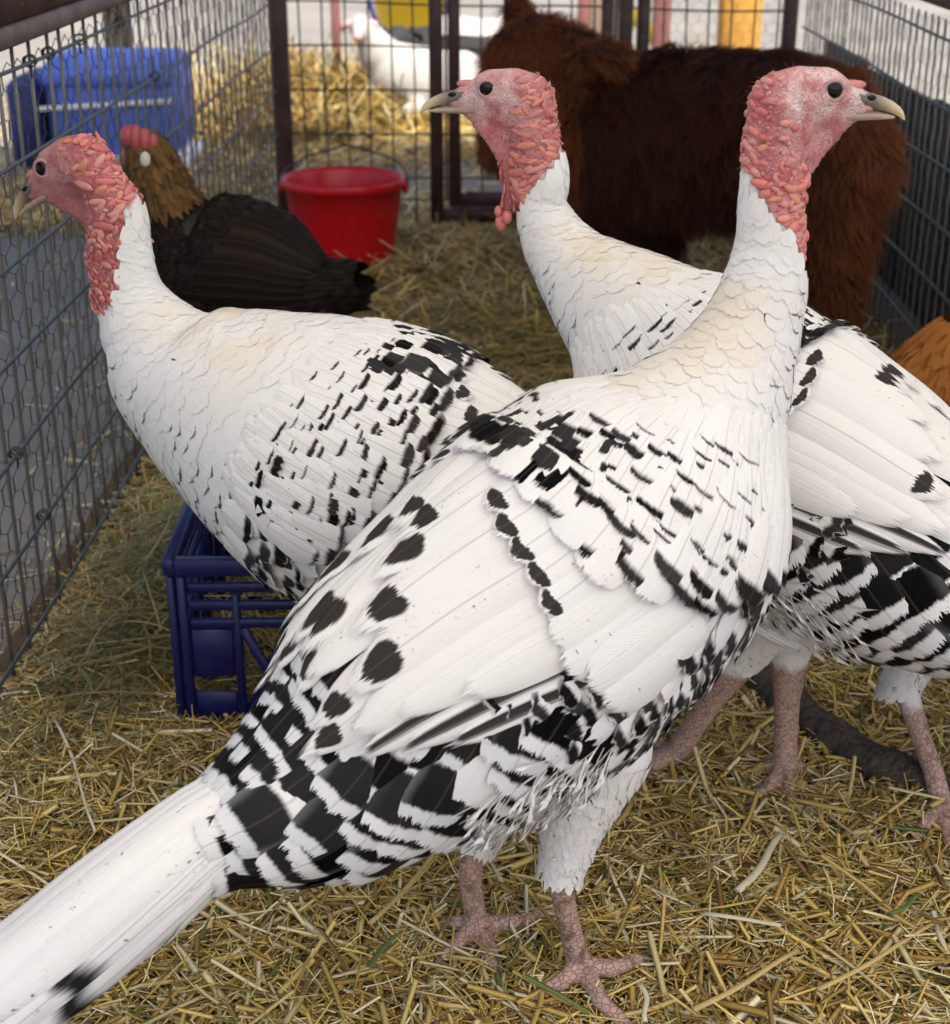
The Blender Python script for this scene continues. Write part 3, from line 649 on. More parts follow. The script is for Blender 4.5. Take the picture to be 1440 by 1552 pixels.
    # wing coverts, both sides
    for sd in (1, -1):
        wing = bpy.data.objects.new('wing', None); COL.objects.link(wing); wing.parent = root
        wc = Plumage(); nr = 20
        for r_ in range(nr):
            q = r_/(nr - 1); w0 = .015 + .014*q; n = int(np.radians(128)*.135/w0)
            ph = np.linspace(np.radians(-10), np.radians(118), n) + rnd.normal(0, .02, n) + (.5*(r_ % 2))*np.radians(128)/n
            tip = front(ph)*(1 - q) + last(ph)*q + rnd.normal(0, .0020, n); L = (.034 + .030*q)*rr(.9, 1.1, n)
            kk = ph < edge(tip) + .06; ph, tip, L = ph[kk], tip[kk], L[kk]; n = len(ph); s = tip - L*.97
            # sparse thin bars near the breast, heavy bars in the middle, a mostly white last row
            clump = vnoise(np.stack([np.full(n, r_*1.7), ph*1.7 + r_*.37], 1), 1.0, seed)
            pr = bars + .10*(ph > .9) + np.interp(q, [0, .15, .4, .8, .93, 1], [.62, .74, .78, .76, .70, .55]); on = (clump*1.0 + rnd.normal(0, .05, n) > 1 - pr)
            th = np.interp(q, [0, .3, .7, 1], [.06, .105, .13, .15])*rr(.85, 1.15, n)*(.5 + 1.1*np.clip((clump - .3)*2.2, 0, 1))
            sadd = (np.abs(ph) < np.radians(27)) & (q > .30) & (q < .95); on |= sadd; th = np.where(sadd, rr(.4, .6, n), th)
            br_ = np.where(sadd, .0, np.clip((q - .55)*1.6, 0, 1)*(ph < 1.0)*rr(.3, 1, n))
            wc.add(feathers(lf, s, sd*ph, L, w0*rr(1.45, 1.65, n), sd*rnd.normal(.12, .05, n), .0010 + .012*q**.7, rr(.003, .006, n),
                            packc(.97 - th, 1.02, on*rr(.95, 1, n), rnd.random(n)), packc(br_, rr(0, .2, n), rr(0, .15, n), rr(0, .35, n)), nu=7, nv=8, ragged=.012, square=.55))
        wc.build('wing_coverts', M['feather'], wing, label='white covert feathers with black bars')
        # flight feathers: each one a part. (tip s, tip phi, root s, root phi, width, band start, end, dark, brown, spot)
        FL = []
        for q, (pa, hh) in enumerate([(x_, 0) for x_ in np.linspace(88, 2, 11)]):      # greater coverts, lower ones first
            tp = np.interp(pa, [0, 8, 20, 37, 54, 70, 90], [.455, .463, .495, .515, .524, .54, .53]) + ds + rnd.normal(0, .004)
            sp_ = pa < 62; FL.append((tp, pa, tp - .115, pa + (4 if pa < 60 else 6), .044 if pa < 60 else .058, .80, .93 if sp_ else .9, (rnd.uniform(.8, .95) if sp_ else .0), .9, .92, .0055 + (.002 if pa > 74 else 0), 0.05))
        PR = []
        for q, pa in enumerate(np.linspace(75, 58, 3)):                                     # primaries along the lower edge
            PR.append((.648 + .03*q + ds, pa - 3, .44 + .03*q + ds, pa + 12 - q, .036, .22, .95, .93, .8, -1., .002 + .0006*q, .0))
        SE = []
        for q, (tp, pa, w, dk) in enumerate([(.752, 38, .046, .9), (.728, 31, .046, .9), (.722, -12, .046, .9), (.70, 14, .05, .0), (.62, 60, .05, .0), (.665, 52, .05, .0), (.70, 46, .05, .0), (.688, -5, .048, .9), (.682, 33, .056, .95), (.654, 19, .056, .95), (.617, 8, .046, .95), (.585, 3, .042, .9)]):
            if plain_wing and q not in (8, 11): dk = 0.0
            SE.append((tp + ds, pa, tp - .21 + ds, pa + 9, w, .80 if plain_wing else .74, .885 if plain_wing else .895, dk, .6, .9, .0015 + .0005*q, .10))
        for kind, lst in (('flight_feather', PR + SE), ('covert_feather', FL)):
            for (tp, pa, s0, p0_, w, b0, b1, dk, brn, spk, h, cr) in lst:
                L = tp - s0; _, _, r0 = lf.ev(np.array([s0]), np.array([0.])); psi = -math.radians(p0_ - pa)*float(r0[0])/L
                if kind == 'flight_feather' and lst is not FL and dk == .72: ps = -.2
                k = feathers(lf, [s0], sd*math.radians(p0_), L, w, sd*psi, h, .0075, packc([b0], [b1], [dk if dk == 0 else max(dk, .96)], [rnd.random()]), packc([brn], [cr + rnd.uniform(0, .12)], [rnd.uniform(.0, .12)], [spk]), nu=9, nv=18, ragged=.006, base=.7, camber=.0035)
                mesh(kind, k[0], k[1], M['feather'], wing, uv=k[2], attrs=k[3])
    pl.build('plumage', M['feather'], root, label='small overlapping white body feathers')
    # --- feathered thighs
    tp = Plumage()
    for lg in legs:
        L3 = np.array(lg['leg']); kk = L3[:, 2] > lg['bare'] + .002
        tl = Loft(np.c_[L3[kk][:, :3], L3[kk][:, 3] + .001], heading, side, 1.0, n=40)
        g = rows(tl, 0, tl.smax + .002, .0045, .0065); n = len(g)
        tp.add(feathers(tl, g[:, 0], g[:, 1], rr(.014, .022, n), rr(.007, .011, n), rnd.normal(0, .12, n), .0, rr(.001, .0035, n), packc(.9, 1.1, (rnd.random(n) < .04)*.8, rnd.random(n)), packc(.2, rr(.0, .5, n), rr(0, .2, n), 0), nu=3, nv=5, ragged=.12))
    if tp.n: tp.build('thigh_plumage', M['feather'], root)
    # --- loose downy strands over flank and thigh
    n = 300; s = rr(.52, .64, n) + ds; ph = rnd.choice([-1, 1], n)*rr(1.75, 2.35, n)
    dn = Plumage(); dn.add(feathers(lf, s, ph, rr(.025, .055, n), rr(.0012, .0028, n), rnd.normal(.15, .35, n), .009, rr(.004, .016, n), packc(.6, .9, (rnd.random(n) < .03)*.9, rnd.random(n)), packc(0, .1, 0, 0), nu=3, nv=6, ragged=.1, sag=.004))
    dn.build('down_strands', M['feather'], root)
    # --- tail
    if tail is not None:
        tl = Loft([(x_, y_, z_, r_*.72) for x_, y_, z_, r_ in tail], heading, side, 1.0); bits = []
        for layer, (n_, L0, h, base_s) in enumerate(((13, .30, .0, .0),)):
            for q in np.argsort(-np.abs(np.linspace(-1, 1, n_))):
                a = np.linspace(-100, 100, n_)[q]; c = abs(a)/100
                L = L0*(1 - .10*c)*(rnd.uniform(.96, 1.03) if layer == 0 else rnd.uniform(.7, 1.3)); low = a > 62
                k = feathers(tl, [max(base_s, 0)], math.radians(a), L, .046, math.radians(rnd.normal(0, 1.5)), h + .0035*(1 - c) + rnd.uniform(0, .004), .002,
                             packc([.70 - .05*(q % 3)], [.79 - .04*(q % 3)], [.98 if low else 0.0], [rnd.random()]), packc([.0], [rnd.uniform(.05, .2)], [rnd.uniform(0, .55)], [.1]), nu=11, nv=20, ragged=.012, base=.62, camber=.006, square=.1)
                mesh('tail_feather', k[0], k[1], M['feather'], root, uv=k[2], attrs=k[3])
        g = rows(tl, -.02, .09, .006, .010, -2.2, 2.2, jit=.4); n = len(g)
        tcv = Plumage(); tcv.add(feathers(tl, np.maximum(g[:, 0], 0), g[:, 1], rr(.045, .085, n), rr(.012, .022, n), rnd.normal(0, .08, n), .007, rr(.001, .004, n), packc(.8, 1.1, 0, rnd.random(n)), packc(0, rr(.05, .35, n), rr(0, .15, n), 0), nu=5, nv=7, ragged=.14))
        tcv.build('tail_coverts', M['feather'], root)
    return root
def U_(H): return H.U*1727
# ================================================================== THE PLACE
XL, XR, YB = -.63, .82, 4.40          # left fence, right fence, back fence
# ---- ground outside and bedding inside
def sheet(name, x0, x1, y0, y1, n, m, z, mat, kind='structure'):
    X, Y = np.meshgrid(np.linspace(x0, x1, n), np.linspace(y0, y1, m), indexing='ij'); P = np.stack([X, Y, z(X, Y)], -1).reshape(-1, 3)
    i = np.arange(n - 1)[:, None]*m; j = np.arange(m - 1)[None]
    return mesh(name, P, np.stack([i + j, i + m + j, i + m + j + 1, i + j + 1], -1).reshape(-1, 4), mat, None, kind=kind)
sheet('ground', -60, 60, -10, 120, 2, 2, lambda X, Y: X*0 - .02, M['concrete'])
def bedz(X, Y):
    P = np.stack([X, Y], -1)
    h = .016*(vnoise(P, 6, 1) - .5) + .010*(vnoise(P, 17, 2) - .5)
    h = h + .05*np.clip((Y - 2.3)/1.6, 0, 1)*vnoise(P, 2.5, 3)*np.clip((4.3 - Y)/.3, 0, 1)
    return h - .004
sheet('straw_bed', XL - .05, XR + .03, -.3, YB + .05, 150, 420, bedz, M['bedding'])
STRAWC = np.array([(.70, .50, .145), (.78, .58, .20), (.60, .41, .10), (.80, .66, .32), (.44, .28, .07), (.30, .18, .05), (.80, .70, .45)])
def straw(n, x0, x1, y0, y1, l0, l1, w0, w1, zf, lift=.018, tilt=.18, tint=(1, 1, 1), dens=None, pal=STRAWC, green=.03, pw=None):
    x, y = rr(x0, x1, n), rr(y0, y1, n)
    if dens is not None: k = rnd.random(n) < dens(x, y); x, y = x[k], y[k]
    n = len(x); L = l0 + (l1 - l0)*rnd.random(n)**1.8; w = rr(w0, w1, n); a = rr(0, 2*np.pi, n); t = rnd.normal(0, tilt, n)
    d = np.stack([np.cos(a)*np.cos(t), np.sin(a)*np.cos(t), np.sin(t)], 1); sd = np.stack([-np.sin(a), np.cos(a), rnd.normal(0, .35, n)], 1); up = np.cross(d, sd); up /= np.linalg.norm(up, axis=1)[:, None]
    c = np.stack([x, y, zf(x, y) + np.abs(np.sin(t))*L*.35 + lift*rnd.random(n)**1.5], 1)
    bend = rnd.normal(0, .022, n)[:, None]*L[:, None]*sd
    V = []
    for e, f in ((-.5, 0), (0, 1), (.5, 0)):
        q = c + d*(L*e)[:, None] + bend*f
        V += [q + sd*w[:, None]/2, q + up*w[:, None]*.13, q - sd*w[:, None]/2]
    V = np.stack(V, 1).reshape(-1, 3); b = (np.arange(n)*9)[:, None]
    F = np.concatenate([b + np.array(q) for q in ((0, 1, 4, 3), (1, 2, 5, 4), (2, 0, 3, 5), (3, 4, 7, 6), (4, 5, 8, 7), (5, 3, 6, 8))], 0)
    C = pal[rnd.choice(len(pal), n, p=pw)]*rr(.75, 1.15, n)[:, None]*np.array(tint)
    g = rnd.random(n) < green; C[g] = np.array((.13, .17, .045))*rr(.7, 1.3, g.sum())[:, None]
    return V, F, np.repeat(C, 9, 0)
class Heap:
    def __init__(s): s.V = []; s.F = []; s.C = []; s.n = 0
    def add(s, r): V, F, C = r; s.V.append(V); s.F.append(F + s.n); s.C.append(C); s.n += len(V)
    def build(s, name, mat=None, parent=None, label=None):
        o = mesh(name, np.concatenate(s.V), np.concatenate(s.F), mat or M['straw'], parent, smooth=False, attrs={'col': np.concatenate(s.C)}, kind='stuff'); 
        if label: o['label'] = label
        return o
hp = Heap()
hp.add(straw(42000, XL, XR - .1, 1.02, 2.0, .012, .075, .0016, .0054, bedz, dens=lambda x, y: np.clip((np.abs(x) < .1 + .36*y), 0, 1)))
hp.add(straw(4500, -.5, .55, 1.02, 1.9, .03, .11, .003, .007, bedz, lift=.026, tilt=.16))
hp.add(straw(30000, XL, XR, 1.9, 3.2, .015, .10, .002, .0045, bedz, tint=(.9, .88, .8), green=.06))
hp.add(straw(20000, XL, XR, 3.1, YB, .03, .16, .0022, .005, bedz, lift=.03, tilt=.25, tint=(1.0, .96, .84), green=.08))
hp.add(straw(700, XL, .1, 1.2, 2.6, .03, .12, .0016, .003, bedz, lift=.03, tilt=.2, tint=(.6, .66, .5), green=.4, dens=lambda x, y: np.exp(-((x + .45)/.22)**2)))
hp.add(straw(48000, XL, XR - .1, 1.02, 2.2, .008, .06, .0008, .0024, bedz, lift=.026, tilt=.25, dens=lambda x, y: np.clip((np.abs(x) < .1 + .36*y), 0, 1), tint=(1.15, 1.15, 1.1)))
hp.build('straw', label='loose golden straw bedding on the cage floor')
ou = Heap(); og = lambda x, y: x*0 - .02
def outdens(x, y): return np.clip(1.6*np.exp(-((x + .7)/.75)**2)*np.clip((8.2 - y)/2, 0, 1) + .5*np.exp(-((y - 4.6)/.5)**2) + .10*(vnoise(np.stack([x, y], 1), 1.2, 9) > .55), 0, 1)*np.where((y > 4.9) & (y < 5.45) & (x > -.75), .12, 1)
ou.add(straw(34000, -2.2, 1.3, 4.4, 9, .04, .18, .004, .008, og, lift=.05, tilt=.25, dens=outdens, tint=(1.25, 1.2, 1.1)))
ou.add(straw(9000, -3.0, -.66, 1.2, 5.0, .02, .10, .002, .005, og, lift=.01, dens=lambda x, y: np.clip(.14 + .95*np.exp((x + .64)/.10) + .1*(vnoise(np.stack([x, y], 1), 3, 4) > .6), 0, 1)))
ou.build('scattered_straw', label='bright straw scattered on the concrete outside the cage')
# ---- hay mound beyond the back fence and hay against the left fence
def moundz(x, y): return -.02 + .19*np.exp(-((x + .82)/.34)**2 - ((y - 6.5)/.5)**2)*(.7 + .6*vnoise(np.stack([x, y], -1), 4, 5))
hm = Heap(); hm.add(straw(15000, -1.7, -.1, 5.5, 7.4, .06, .24, .004, .009, moundz, lift=.05, tilt=.4, tint=(.8, .75, .65), green=.03, dens=lambda x, y: moundz(x, y) > .0))
hm.build('hay_mound', label='mound of brown hay behind the back fence')
sheet('hay_mound_core', -1.7, .0, 5.5, 7.4, 60, 60, lambda X, Y: moundz(X, Y) - .012, M['bedding'], 'stuff')
def hay(name, n, cx, cy, sx, sy, hgt, l0, l1, label, tint=(1, 1, 1)):
    mb = Heap(); x, y = rnd.normal(cx, sx, n), rnd.normal(cy, sy, n); x = np.clip(x, XL + .015, XR); L = rr(l0, l1, n); a = rr(0, 2*np.pi, n); k = 7; t = np.linspace(-.5, .5, k)
    hz = hgt*np.exp(-((x - cx)/sx/1.6)**2 - ((y - cy)/sy/1.6)**2)*rr(.2, 1.0, n) + .01; bend = rnd.normal(0, .9, n); arch = rr(.0, .35, n)
    th = a[:, None] + bend[:, None]*t[None]*2; st = np.stack([np.cos(th), np.sin(th)], -1)*(L/k)[:, None, None]
    P = np.cumsum(st, 1); P = P - P.mean(1, keepdims=True) + np.stack([x, y], 1)[:, None]; P[..., 0] = np.maximum(P[..., 0], XL + .006)
    Z = np.maximum(hz[:, None] + (arch*L)[:, None]*(.18 - t[None]**2) , .004); P = np.concatenate([P, Z[..., None]], -1)
    w = rr(.0012, .0034, n)[:, None, None]; sd = np.stack([-np.sin(th), np.cos(th), 0*th], -1)
    V = np.stack([P + sd*w/2, P - sd*w/2 + np.array((0, 0, .0008))], 2).reshape(-1, 3); b = (np.arange(n)*2*k)[:, None, None]; j = np.arange(k - 1)[None, :, None]*2
    F = (b + j + np.array((0, 1, 3, 2))[None, None]).reshape(-1, 4); pal = np.array([(.14, .15, .055), (.20, .19, .07), (.10, .12, .04), (.30, .26, .11), (.24, .2, .08)])
    C = pal[rnd.integers(0, 5, n)]*rr(.7, 1.2, n)[:, None]*np.array(tint); mb.add((V, F, np.repeat(C, 2*k, 0))); return mb.build(name, label=label)
hay('hay', 300, -.45, 2.05, .06, .12, .15, .10, .30, 'green hay heaped against the left fence')
hay('hay', 260, -.50, 1.78, .05, .12, .07, .08, .22, 'dark green hay between the blue crate and the left fence', (.9, .85, .8))
hay('hay', 3600, .15, 3.3, .42, .50, .06, .10, .28, 'dull green hay on the cage floor by the calf', (1.35, 1.15, .9))
# ---- fences
def hexmesh(a0, a1, b0, b1, cell, jit, to3, r, n=3, hf=.58):
    """hexagonal chicken wire in plane coordinates, twisted sides vertical"""
    w = cell; h = cell*hf*1.5; nx = int((a1 - a0)/w) + 2; ny = int((b1 - b0)/(h*.75)) + 2
    def node(i, j, k):      # two nodes per cell: top and bottom of the slanted pair
        return a0 + (i + .5*(j % 2))*w, b0 + j*h*.75 + (0 if k == 0 else h*.25)
    I, J = np.meshgrid(np.arange(nx), np.arange(ny), indexing='ij')
    A0 = a0 + (I + .5*(J % 2))*w; B0 = b0 + J*h*.75; A1 = A0 + w/2; B1 = B0 + h*.25
    key = lambda a, b: np.stack([a, b], -1).reshape(-1, 2)
    P = [(key(A0, B0), key(A1, B1)), (key(A1, B1), key(A0 + w, B0)), (key(A1, B1), key(A1, B0 + h*.75))]
    S = np.concatenate([p[0] for p in P]); E = np.concatenate([p[1] for p in P]); rad = np.concatenate([np.full(len(P[0][0]), r), np.full(len(P[1][0]), r), np.full(len(P[2][0]), r*1.5)])
    def warp(X):
        q = np.round(X/ (w*.05)).astype(np.int64)*(w*.05)
        return X + jit*np.stack([vnoise(q, 1.2/w, 1) - .5, vnoise(q, 1.2/w, 2) - .5], -1) + jit*2*np.stack([vnoise(X, 4, 3) - .5, vnoise(X, 5, 4) - .5], -1)
    k = (S[:, 0] > a0) & (S[:, 0] < a1) & (E[:, 0] < a1) & (E[:, 0] > a0) & (E[:, 1] < b1) & (S[:, 1] < b1)
    S, E, rad = warp(S[k]), warp(E[k]), rad[k]
    off = lambda X: .004*(vnoise(X, 30, 6) - .5)
    return segs(to3(S, off(S)), to3(E, off(E)), rad, n)
fence_g = 'fence panels of the animal cage'
LF = thing('wire_fence', 'long left wire fence panel with chicken wire beside the leftmost turkey', 'fence', (XL, 1.0, 0), fence_g)
hz = [.037, .163, .285, .402, .517, .632, .748]
for i, z in enumerate(hz):
    y = np.linspace(.9, YB - .03, 30); P = np.stack([np.full(30, XL + .0035) + .002*np.sin(y*7 + i), y, z + .002*np.sin(y*5 + i*2)], 1)
    v, f, t = tube(P, .0028, 8); mesh('horizontal_wire', v, [f, t], M['galv_blue'], LF)
first = None
for k in range(47):
    y = .94 + k*.0735
    if first is None:
        z = np.linspace(-.01, .774, 8); v, f, t = tube(np.stack([np.full(8, XL - .003), np.full(8, y), z], 1), .0027, 7); first = mesh('vertical_wire', v, [f, t], M['galv'], LF); y0 = y
    else:
        c = dup(first, LF, (rnd.normal(0, .001), y - y0 + rnd.normal(0, .0025), 0)); c.rotation_euler = (rnd.normal(0, .004), 0, 0)
v, f = hexmesh(.95, YB, .0, .772, .048, .009, lambda X, o: np.stack([np.full(len(X), XL - .0085) + o, X[:, 0], X[:, 1]], 1), .00075)
mesh('chicken_wire', v, f, M['hexwire'], LF, kind='stuff')
v, f, t = box((XL - .012, 2.62, .7885), (.045, 3.5, .027), bevel=.004); mesh('top_rail', v, [f, t], M['rail'], LF)
v, f, t = box((XL - .012, 2.62, .850), (.040, 3.5, .094), bevel=.004); mesh('top_beam', v, [f, t], M['maroon'], LF)
v, f, t = box((XL - .012, .90, .42), (.03, .03, .86), bevel=.003); mesh('post', v, [f, t], M['maroon'], LF)
for (y, z) in ((2.10, .748), (2.19, .748), (2.36, .748), (2.62, .748), (1.85, .285), (1.93, .163), (2.85, .632)):
    th = np.linspace(0, 5*np.pi, 40); P = np.stack([XL + .001 + .0085*np.cos(th), y + .006*np.linspace(-1, 1, 40), z + .0075*np.sin(th)], 1)
    P = np.r_[P, [P[-1] + (.006, .004, -.008), P[-1] + (.004, .01, -.02 - .01*rnd.random())]]
    v, f, t = tube(P, .0012, 6); mesh('wire_tie', v, [f, t], M['hexwire'], LF)
RF = thing('wire_fence', 'right wire fence panel in front of dark boards behind the calf', 'fence', (XR, 1.2, 0), fence_g)
for i, z in enumerate([.03, .14, .25, .359, .467, .571, .69]):
    y = np.linspace(1.2, YB - .03, 24); v, f, t = tube(np.stack([XR - .004 + .002*np.sin(y*6 + i), y, z + .002*np.sin(y*4 + i)], 1), .003, 8); mesh('horizontal_wire', v, [f, t], M['galv_blue'], RF)
first = None
for k in range(63):
    y = 1.22 + k*.0505
    if first is None:
        z = np.linspace(-.01, .72, 8); v, f, t = tube(np.stack([np.full(8, XR + .0025), np.full(8, y), z], 1), .0023, 7); first = mesh('vertical_wire', v, [f, t], M['galv'], RF); y0 = y
    else: dup(first, RF, (rnd.normal(0, .001), y - y0 + rnd.normal(0, .002), 0))
v, f = hexmesh(1.25, YB, .0, .73, .045, .004, lambda X, o: np.stack([np.full(len(X), XR + .009) + o, X[:, 0], X[:, 1]], 1), .0005)
mesh('chicken_wire', v, f, M['hexbright'], RF, kind='stuff')
v, f, t = box((XR + .005, 2.78, .765), (.035, 3.2, .05), bevel=.004); mesh('top_rail', v, [f, t], M['maroon'], RF)
BF = thing('wire_fence', 'back wire fence with dark square mesh and maroon corner posts', 'fence', (.1, YB, 0), fence_g)
for i, z in enumerate([.02, .099, .159, .279, .399, .517, .632, .75, .868]):
    x = np.linspace(XL + .01, XR - .02, 16); v, f, t = tube(np.stack([x, np.full(16, YB - .002), z - .018*(x + .6) + .003*np.sin(x*9 + i)], 1), .0028, 7); mesh('horizontal_wire', v, [f, t], M['dark_wire'], BF)
for k, x in enumerate(np.arange(-.558, .79, .0625)):
    z = np.linspace(-.01, .92, 8); v, f, t = tube(np.stack([x + .002*np.sin(z*8 + k) - (.008*(z - .3)), np.full(8, YB + .003), z], 1), .0026, 7); mesh('vertical_wire', v, [f, t], M['dark_wire'], BF)
v, f = hexmesh(.32, XR, .05, .9, .040, .003, lambda X, o: np.stack([X[:, 0], np.full(len(X), YB + .010) + o, X[:, 1]], 1), .0005); mesh('chicken_wire', v, f, M['hexbright'], BF, kind='stuff')
for x, w in ((-.618, .048), (.785, .036)):
    v, f, t = box((x, YB, .47), (w, .045, .98), bevel=.004); mesh('corner_post', v, [f, t], M['maroon'], BF)
GT = thing('cage_gate', 'maroon steel tube gate with double frame in the back fence', 'gate', (.08, YB - .05, 0))
def frame(name, x0, x1, z0, z1, w, d, y):
    mb = MB()
    for c, sz in (((x0 + w/2, y, (z0 + z1)/2), (w, d, z1 - z0)), ((x1 - w/2, y, (z0 + z1)/2), (w, d, z1 - z0)), (((x0 + x1)/2, y, z0 + w/2), (x1 - x0 - 2*w - .002, d*.98, w)), (((x0 + x1)/2, y, z1 - w/2), (x1 - x0 - 2*w - .002, d*.98, w))):
        mb.add(*box(c, sz, bevel=.003))
    return mb.build(name, M['maroon'], GT)
frame('outer_frame', -.202, .352, .036, .96, .037, .032, YB - .045); frame('inner_frame', -.150, .300, .085, .91, .033, .030, YB - .047)
mb = MB()
for x in (-.1565, .3065): mb.add(*box((x, YB - .046, .5), (.008, .020, .80), bevel=.002))
mb.add(*box((.075, YB - .046, .079), (.44, .018, .008), bevel=.002)); mb.build('weld_strip', M['rail'], GT)
v, f, t = tube([(-.10, YB - .04, .12), (-.03, YB - .04, .118), (.03, YB - .04, .12), (.09, YB - .04, .118), (.15, YB - .04, .12), (.26, YB - .04, .118)], .0024, 6); mesh('horizontal_wire', v, [f, t], M['dark_wire'], GT)
# ---- right: boards outside the fence
BW = thing('board_fence', 'dark weathered board fence outside the right wire panel', 'fence', (1.0, 3.0, 0))
for k in range(24):
    y = 1.6 + k*.142; hgt = .50 + rnd.normal(0, .008); v, f, t = box((1.0 + rnd.normal(0, .004), y, hgt/2 - .02), (.02, .137, hgt), bevel=.003); mesh('board', v, [f, t], M['board'], BW)
for z in (.12, .40):
    v, f, t = box((1.022, 3.25, z), (.022, 3.4, .06), bevel=.003); mesh('board_rail', v, [f, t], M['board'], BW)
# ---- posts and things outside
def post(name, label, cat, x, y, w, h, mat, d=None):
    v, f, t = box((x, y, h/2 - .02), (w, d or w, h), bevel=.005); o = mesh(name, v, [f, t], M[mat]); tag(o, label, cat); return o
post('steel_post', 'thin pinkish steel post standing in the hay mound', 'post', -.68, 6.5, .035, 1.3, 'pinkpost')
post('steel_post', 'pink steel post behind the poll of the calf', 'post', .35, 7.0, .05, 1.6, 'pinkpost')
post('wooden_post', 'tan wooden post beside the pink steel post behind the calf', 'post', .44, 7.2, .11, 1.6, 'tanwood')
v, f, t = box((.385, YB, .47), (.034, .04, .98), bevel=.004); mesh('gate_post', v, [f, t], M['maroon'], BF)
post('steel_post', 'pink post beside the sloping yellow hose', 'post', .69, 7.0, .075, 1.6, 'pinkpost')
post('wooden_post', 'thick yellow wooden post behind the back of the calf', 'post', 1.0, 6.8, .165, 1.7, 'yellowwood')
post('wooden_post', 'dark post behind the blue bin', 'post', -1.67, 6.9, .10, 1.6, 'bark')
v, f, t = tube([(.62, 7.6, .30), (.76, 7.4, .17), (.90, 7.2, .06), (1.1, 7.0, .01)], .035, 12); tag(mesh('hose', v, [f, t], M['yellow_plastic']), 'pale yellow hose sloping down behind the back fence', 'hose')
# blue bin with a white rim band
BN = thing('storage_bin', 'blue plastic bin with white band lying beyond the left fence', 'bin', (-1.36, 5.3, 0))
v, f, t = box((-1.32, 5.42, .215), (.44, .34, .33), bevel=.03); mesh('tub', v, [f, t], M['bin'], BN)
v, f, t = box((-1.325, 5.222, .232), (.46, .014, .016), rotz(0) @ np.array([(math.cos(-.06), 0, -math.sin(-.06)), (0, 1, 0), (math.sin(-.06), 0, math.cos(-.06))]).T, bevel=.003); mesh('white_band', v, [f, t], M['white_plastic'], BN)
v, f, t = box((-1.32, 5.24, .315), (.45, .02, .05), bevel=.008); mesh('rim', v, [f, t], M['bin'], BN)
v, f, t = box((-1.605, 5.36, .17), (.10, .34, .30), bevel=.03); mesh('side_panel', v, [f, t], M['bin_dark'], BN)
v, f, t = box((-1.31, 5.40, .03), (.48, .36, .05), bevel=.01); mesh('base', v, [f, t], M['white_plastic'], BN)
# goats and yellow bucket
V, F = sdf_body([([(-.574, 6.4, .372, .040), (-.575, 6.33, .345, .030)], .8, (1, 0, 0)), ([(-.57, 6.41, .36, .045), (-.5456, 6.42, .34, .056), (-.4976, 6.44, .254, .085), (-.4328, 6.46, .175, .128), (-.327, 6.48, .14, .145), (-.19, 6.5, .12, .15), (-.06, 6.52, .1, .12)], 1, (1, 0, 0)),
    ([(-.55, 6.38, .10, .03), (-.60, 6.25, .02, .025)], 1, (1, 0, 0)), ([(-.35, 6.33, .06, .035), (-.45, 6.22, .015, .025)], 1, (1, 0, 0))], .012, .03)
G1 = thing('goat', 'dull white goat lying in the hay behind the back fence', 'goat', (-.4, 6.45, 0)); mesh('body', V, F, M['goat_white'], G1)
for sx in (-1, 1):
    v, f, t = tube([(-.574 + sx*.03, 6.40, .385), (-.574 + sx*.06, 6.40, .375), (-.574 + sx*.075, 6.40, .35)], (.014, .018, .006), 8); mesh('ear', v, [f, t], M['pinkskin'], G1)
bv, bq, bt = ball(10, 8); mesh('snout', np.array((-.576, 6.305, .338)) + bv*(.020, .016, .017), [bq, bt], M['pinkskin'], G1)
V, F = sdf_body([([(-.40, 7.25, .14, .10), (-.36, 7.3, .16, .12), (-.18, 7.32, .17, .145), (.05, 7.32, .17, .145), (.22, 7.3, .15, .13)], 1, (1, 0, 0)), ([(-.40, 7.22, .2, .07), (-.47, 7.15, .24, .06), (-.53, 7.08, .2, .04)], 1, (1, 0, 0)), ([(-.2, 7.15, .06, .05), (-.32, 7.05, .0, .03)], 1, (1, 0, 0))], .012, .03)
G2 = thing('goat', 'black goat with white back lying behind the gate', 'goat', (-.1, 7.3, 0)); mesh('body', V, F, M['goat_black'], G2)
mbx = MB(); th = np.linspace(-.9, 1.0, 12); 
X, T_ = np.meshgrid(np.linspace(-.33, .26, 18), th, indexing='ij'); rr_ = .152 + .006*np.sin(X*20); P = np.stack([X, 7.32 - rr_*np.sin(T_)*1.0, .17 + rr_*np.cos(T_)], -1).reshape(-1, 3); i = np.arange(17)[:, None]*12; j = np.arange(11)[None]
mesh('saddle_patch', P, np.stack([i + j, i + 12 + j, i + 13 + j, i + j + 1], -1).reshape(-1, 4), M['goat_white'], G2)
for sx in (-1, 1):
    v, f, t = tube([(-.47 + sx*.05, 7.16, .28), (-.47 + sx*.09, 7.16, .27), (-.47 + sx*.11, 7.16, .24)], (.018, .022, .008), 8); mesh('ear', v, [f, t], M['goat_black'], G2)
YBK = thing('yellow_tub', 'yellow plastic tub above the black and white goat', 'tub', (-.5, 8.4, 0))
v, f = lathe([(.0, -.02), (.15, -.02), (.16, .0), (.20, .34), (.22, .345), (.22, .36), (.19, .36), (.15, .03), (0, .02)], (-.48, 8.4, 0), 28); mesh('tub_wall', v, f, M['yellow_plastic'], YBK)
v, f, t = tube([(-.48 + .2*math.cos(a), 8.18, .34 - .22*math.sin(a)) for a in np.linspace(0, math.pi, 16)], .012, 8); mesh('handle', v, [f, t], M['bin_dark'], YBK)
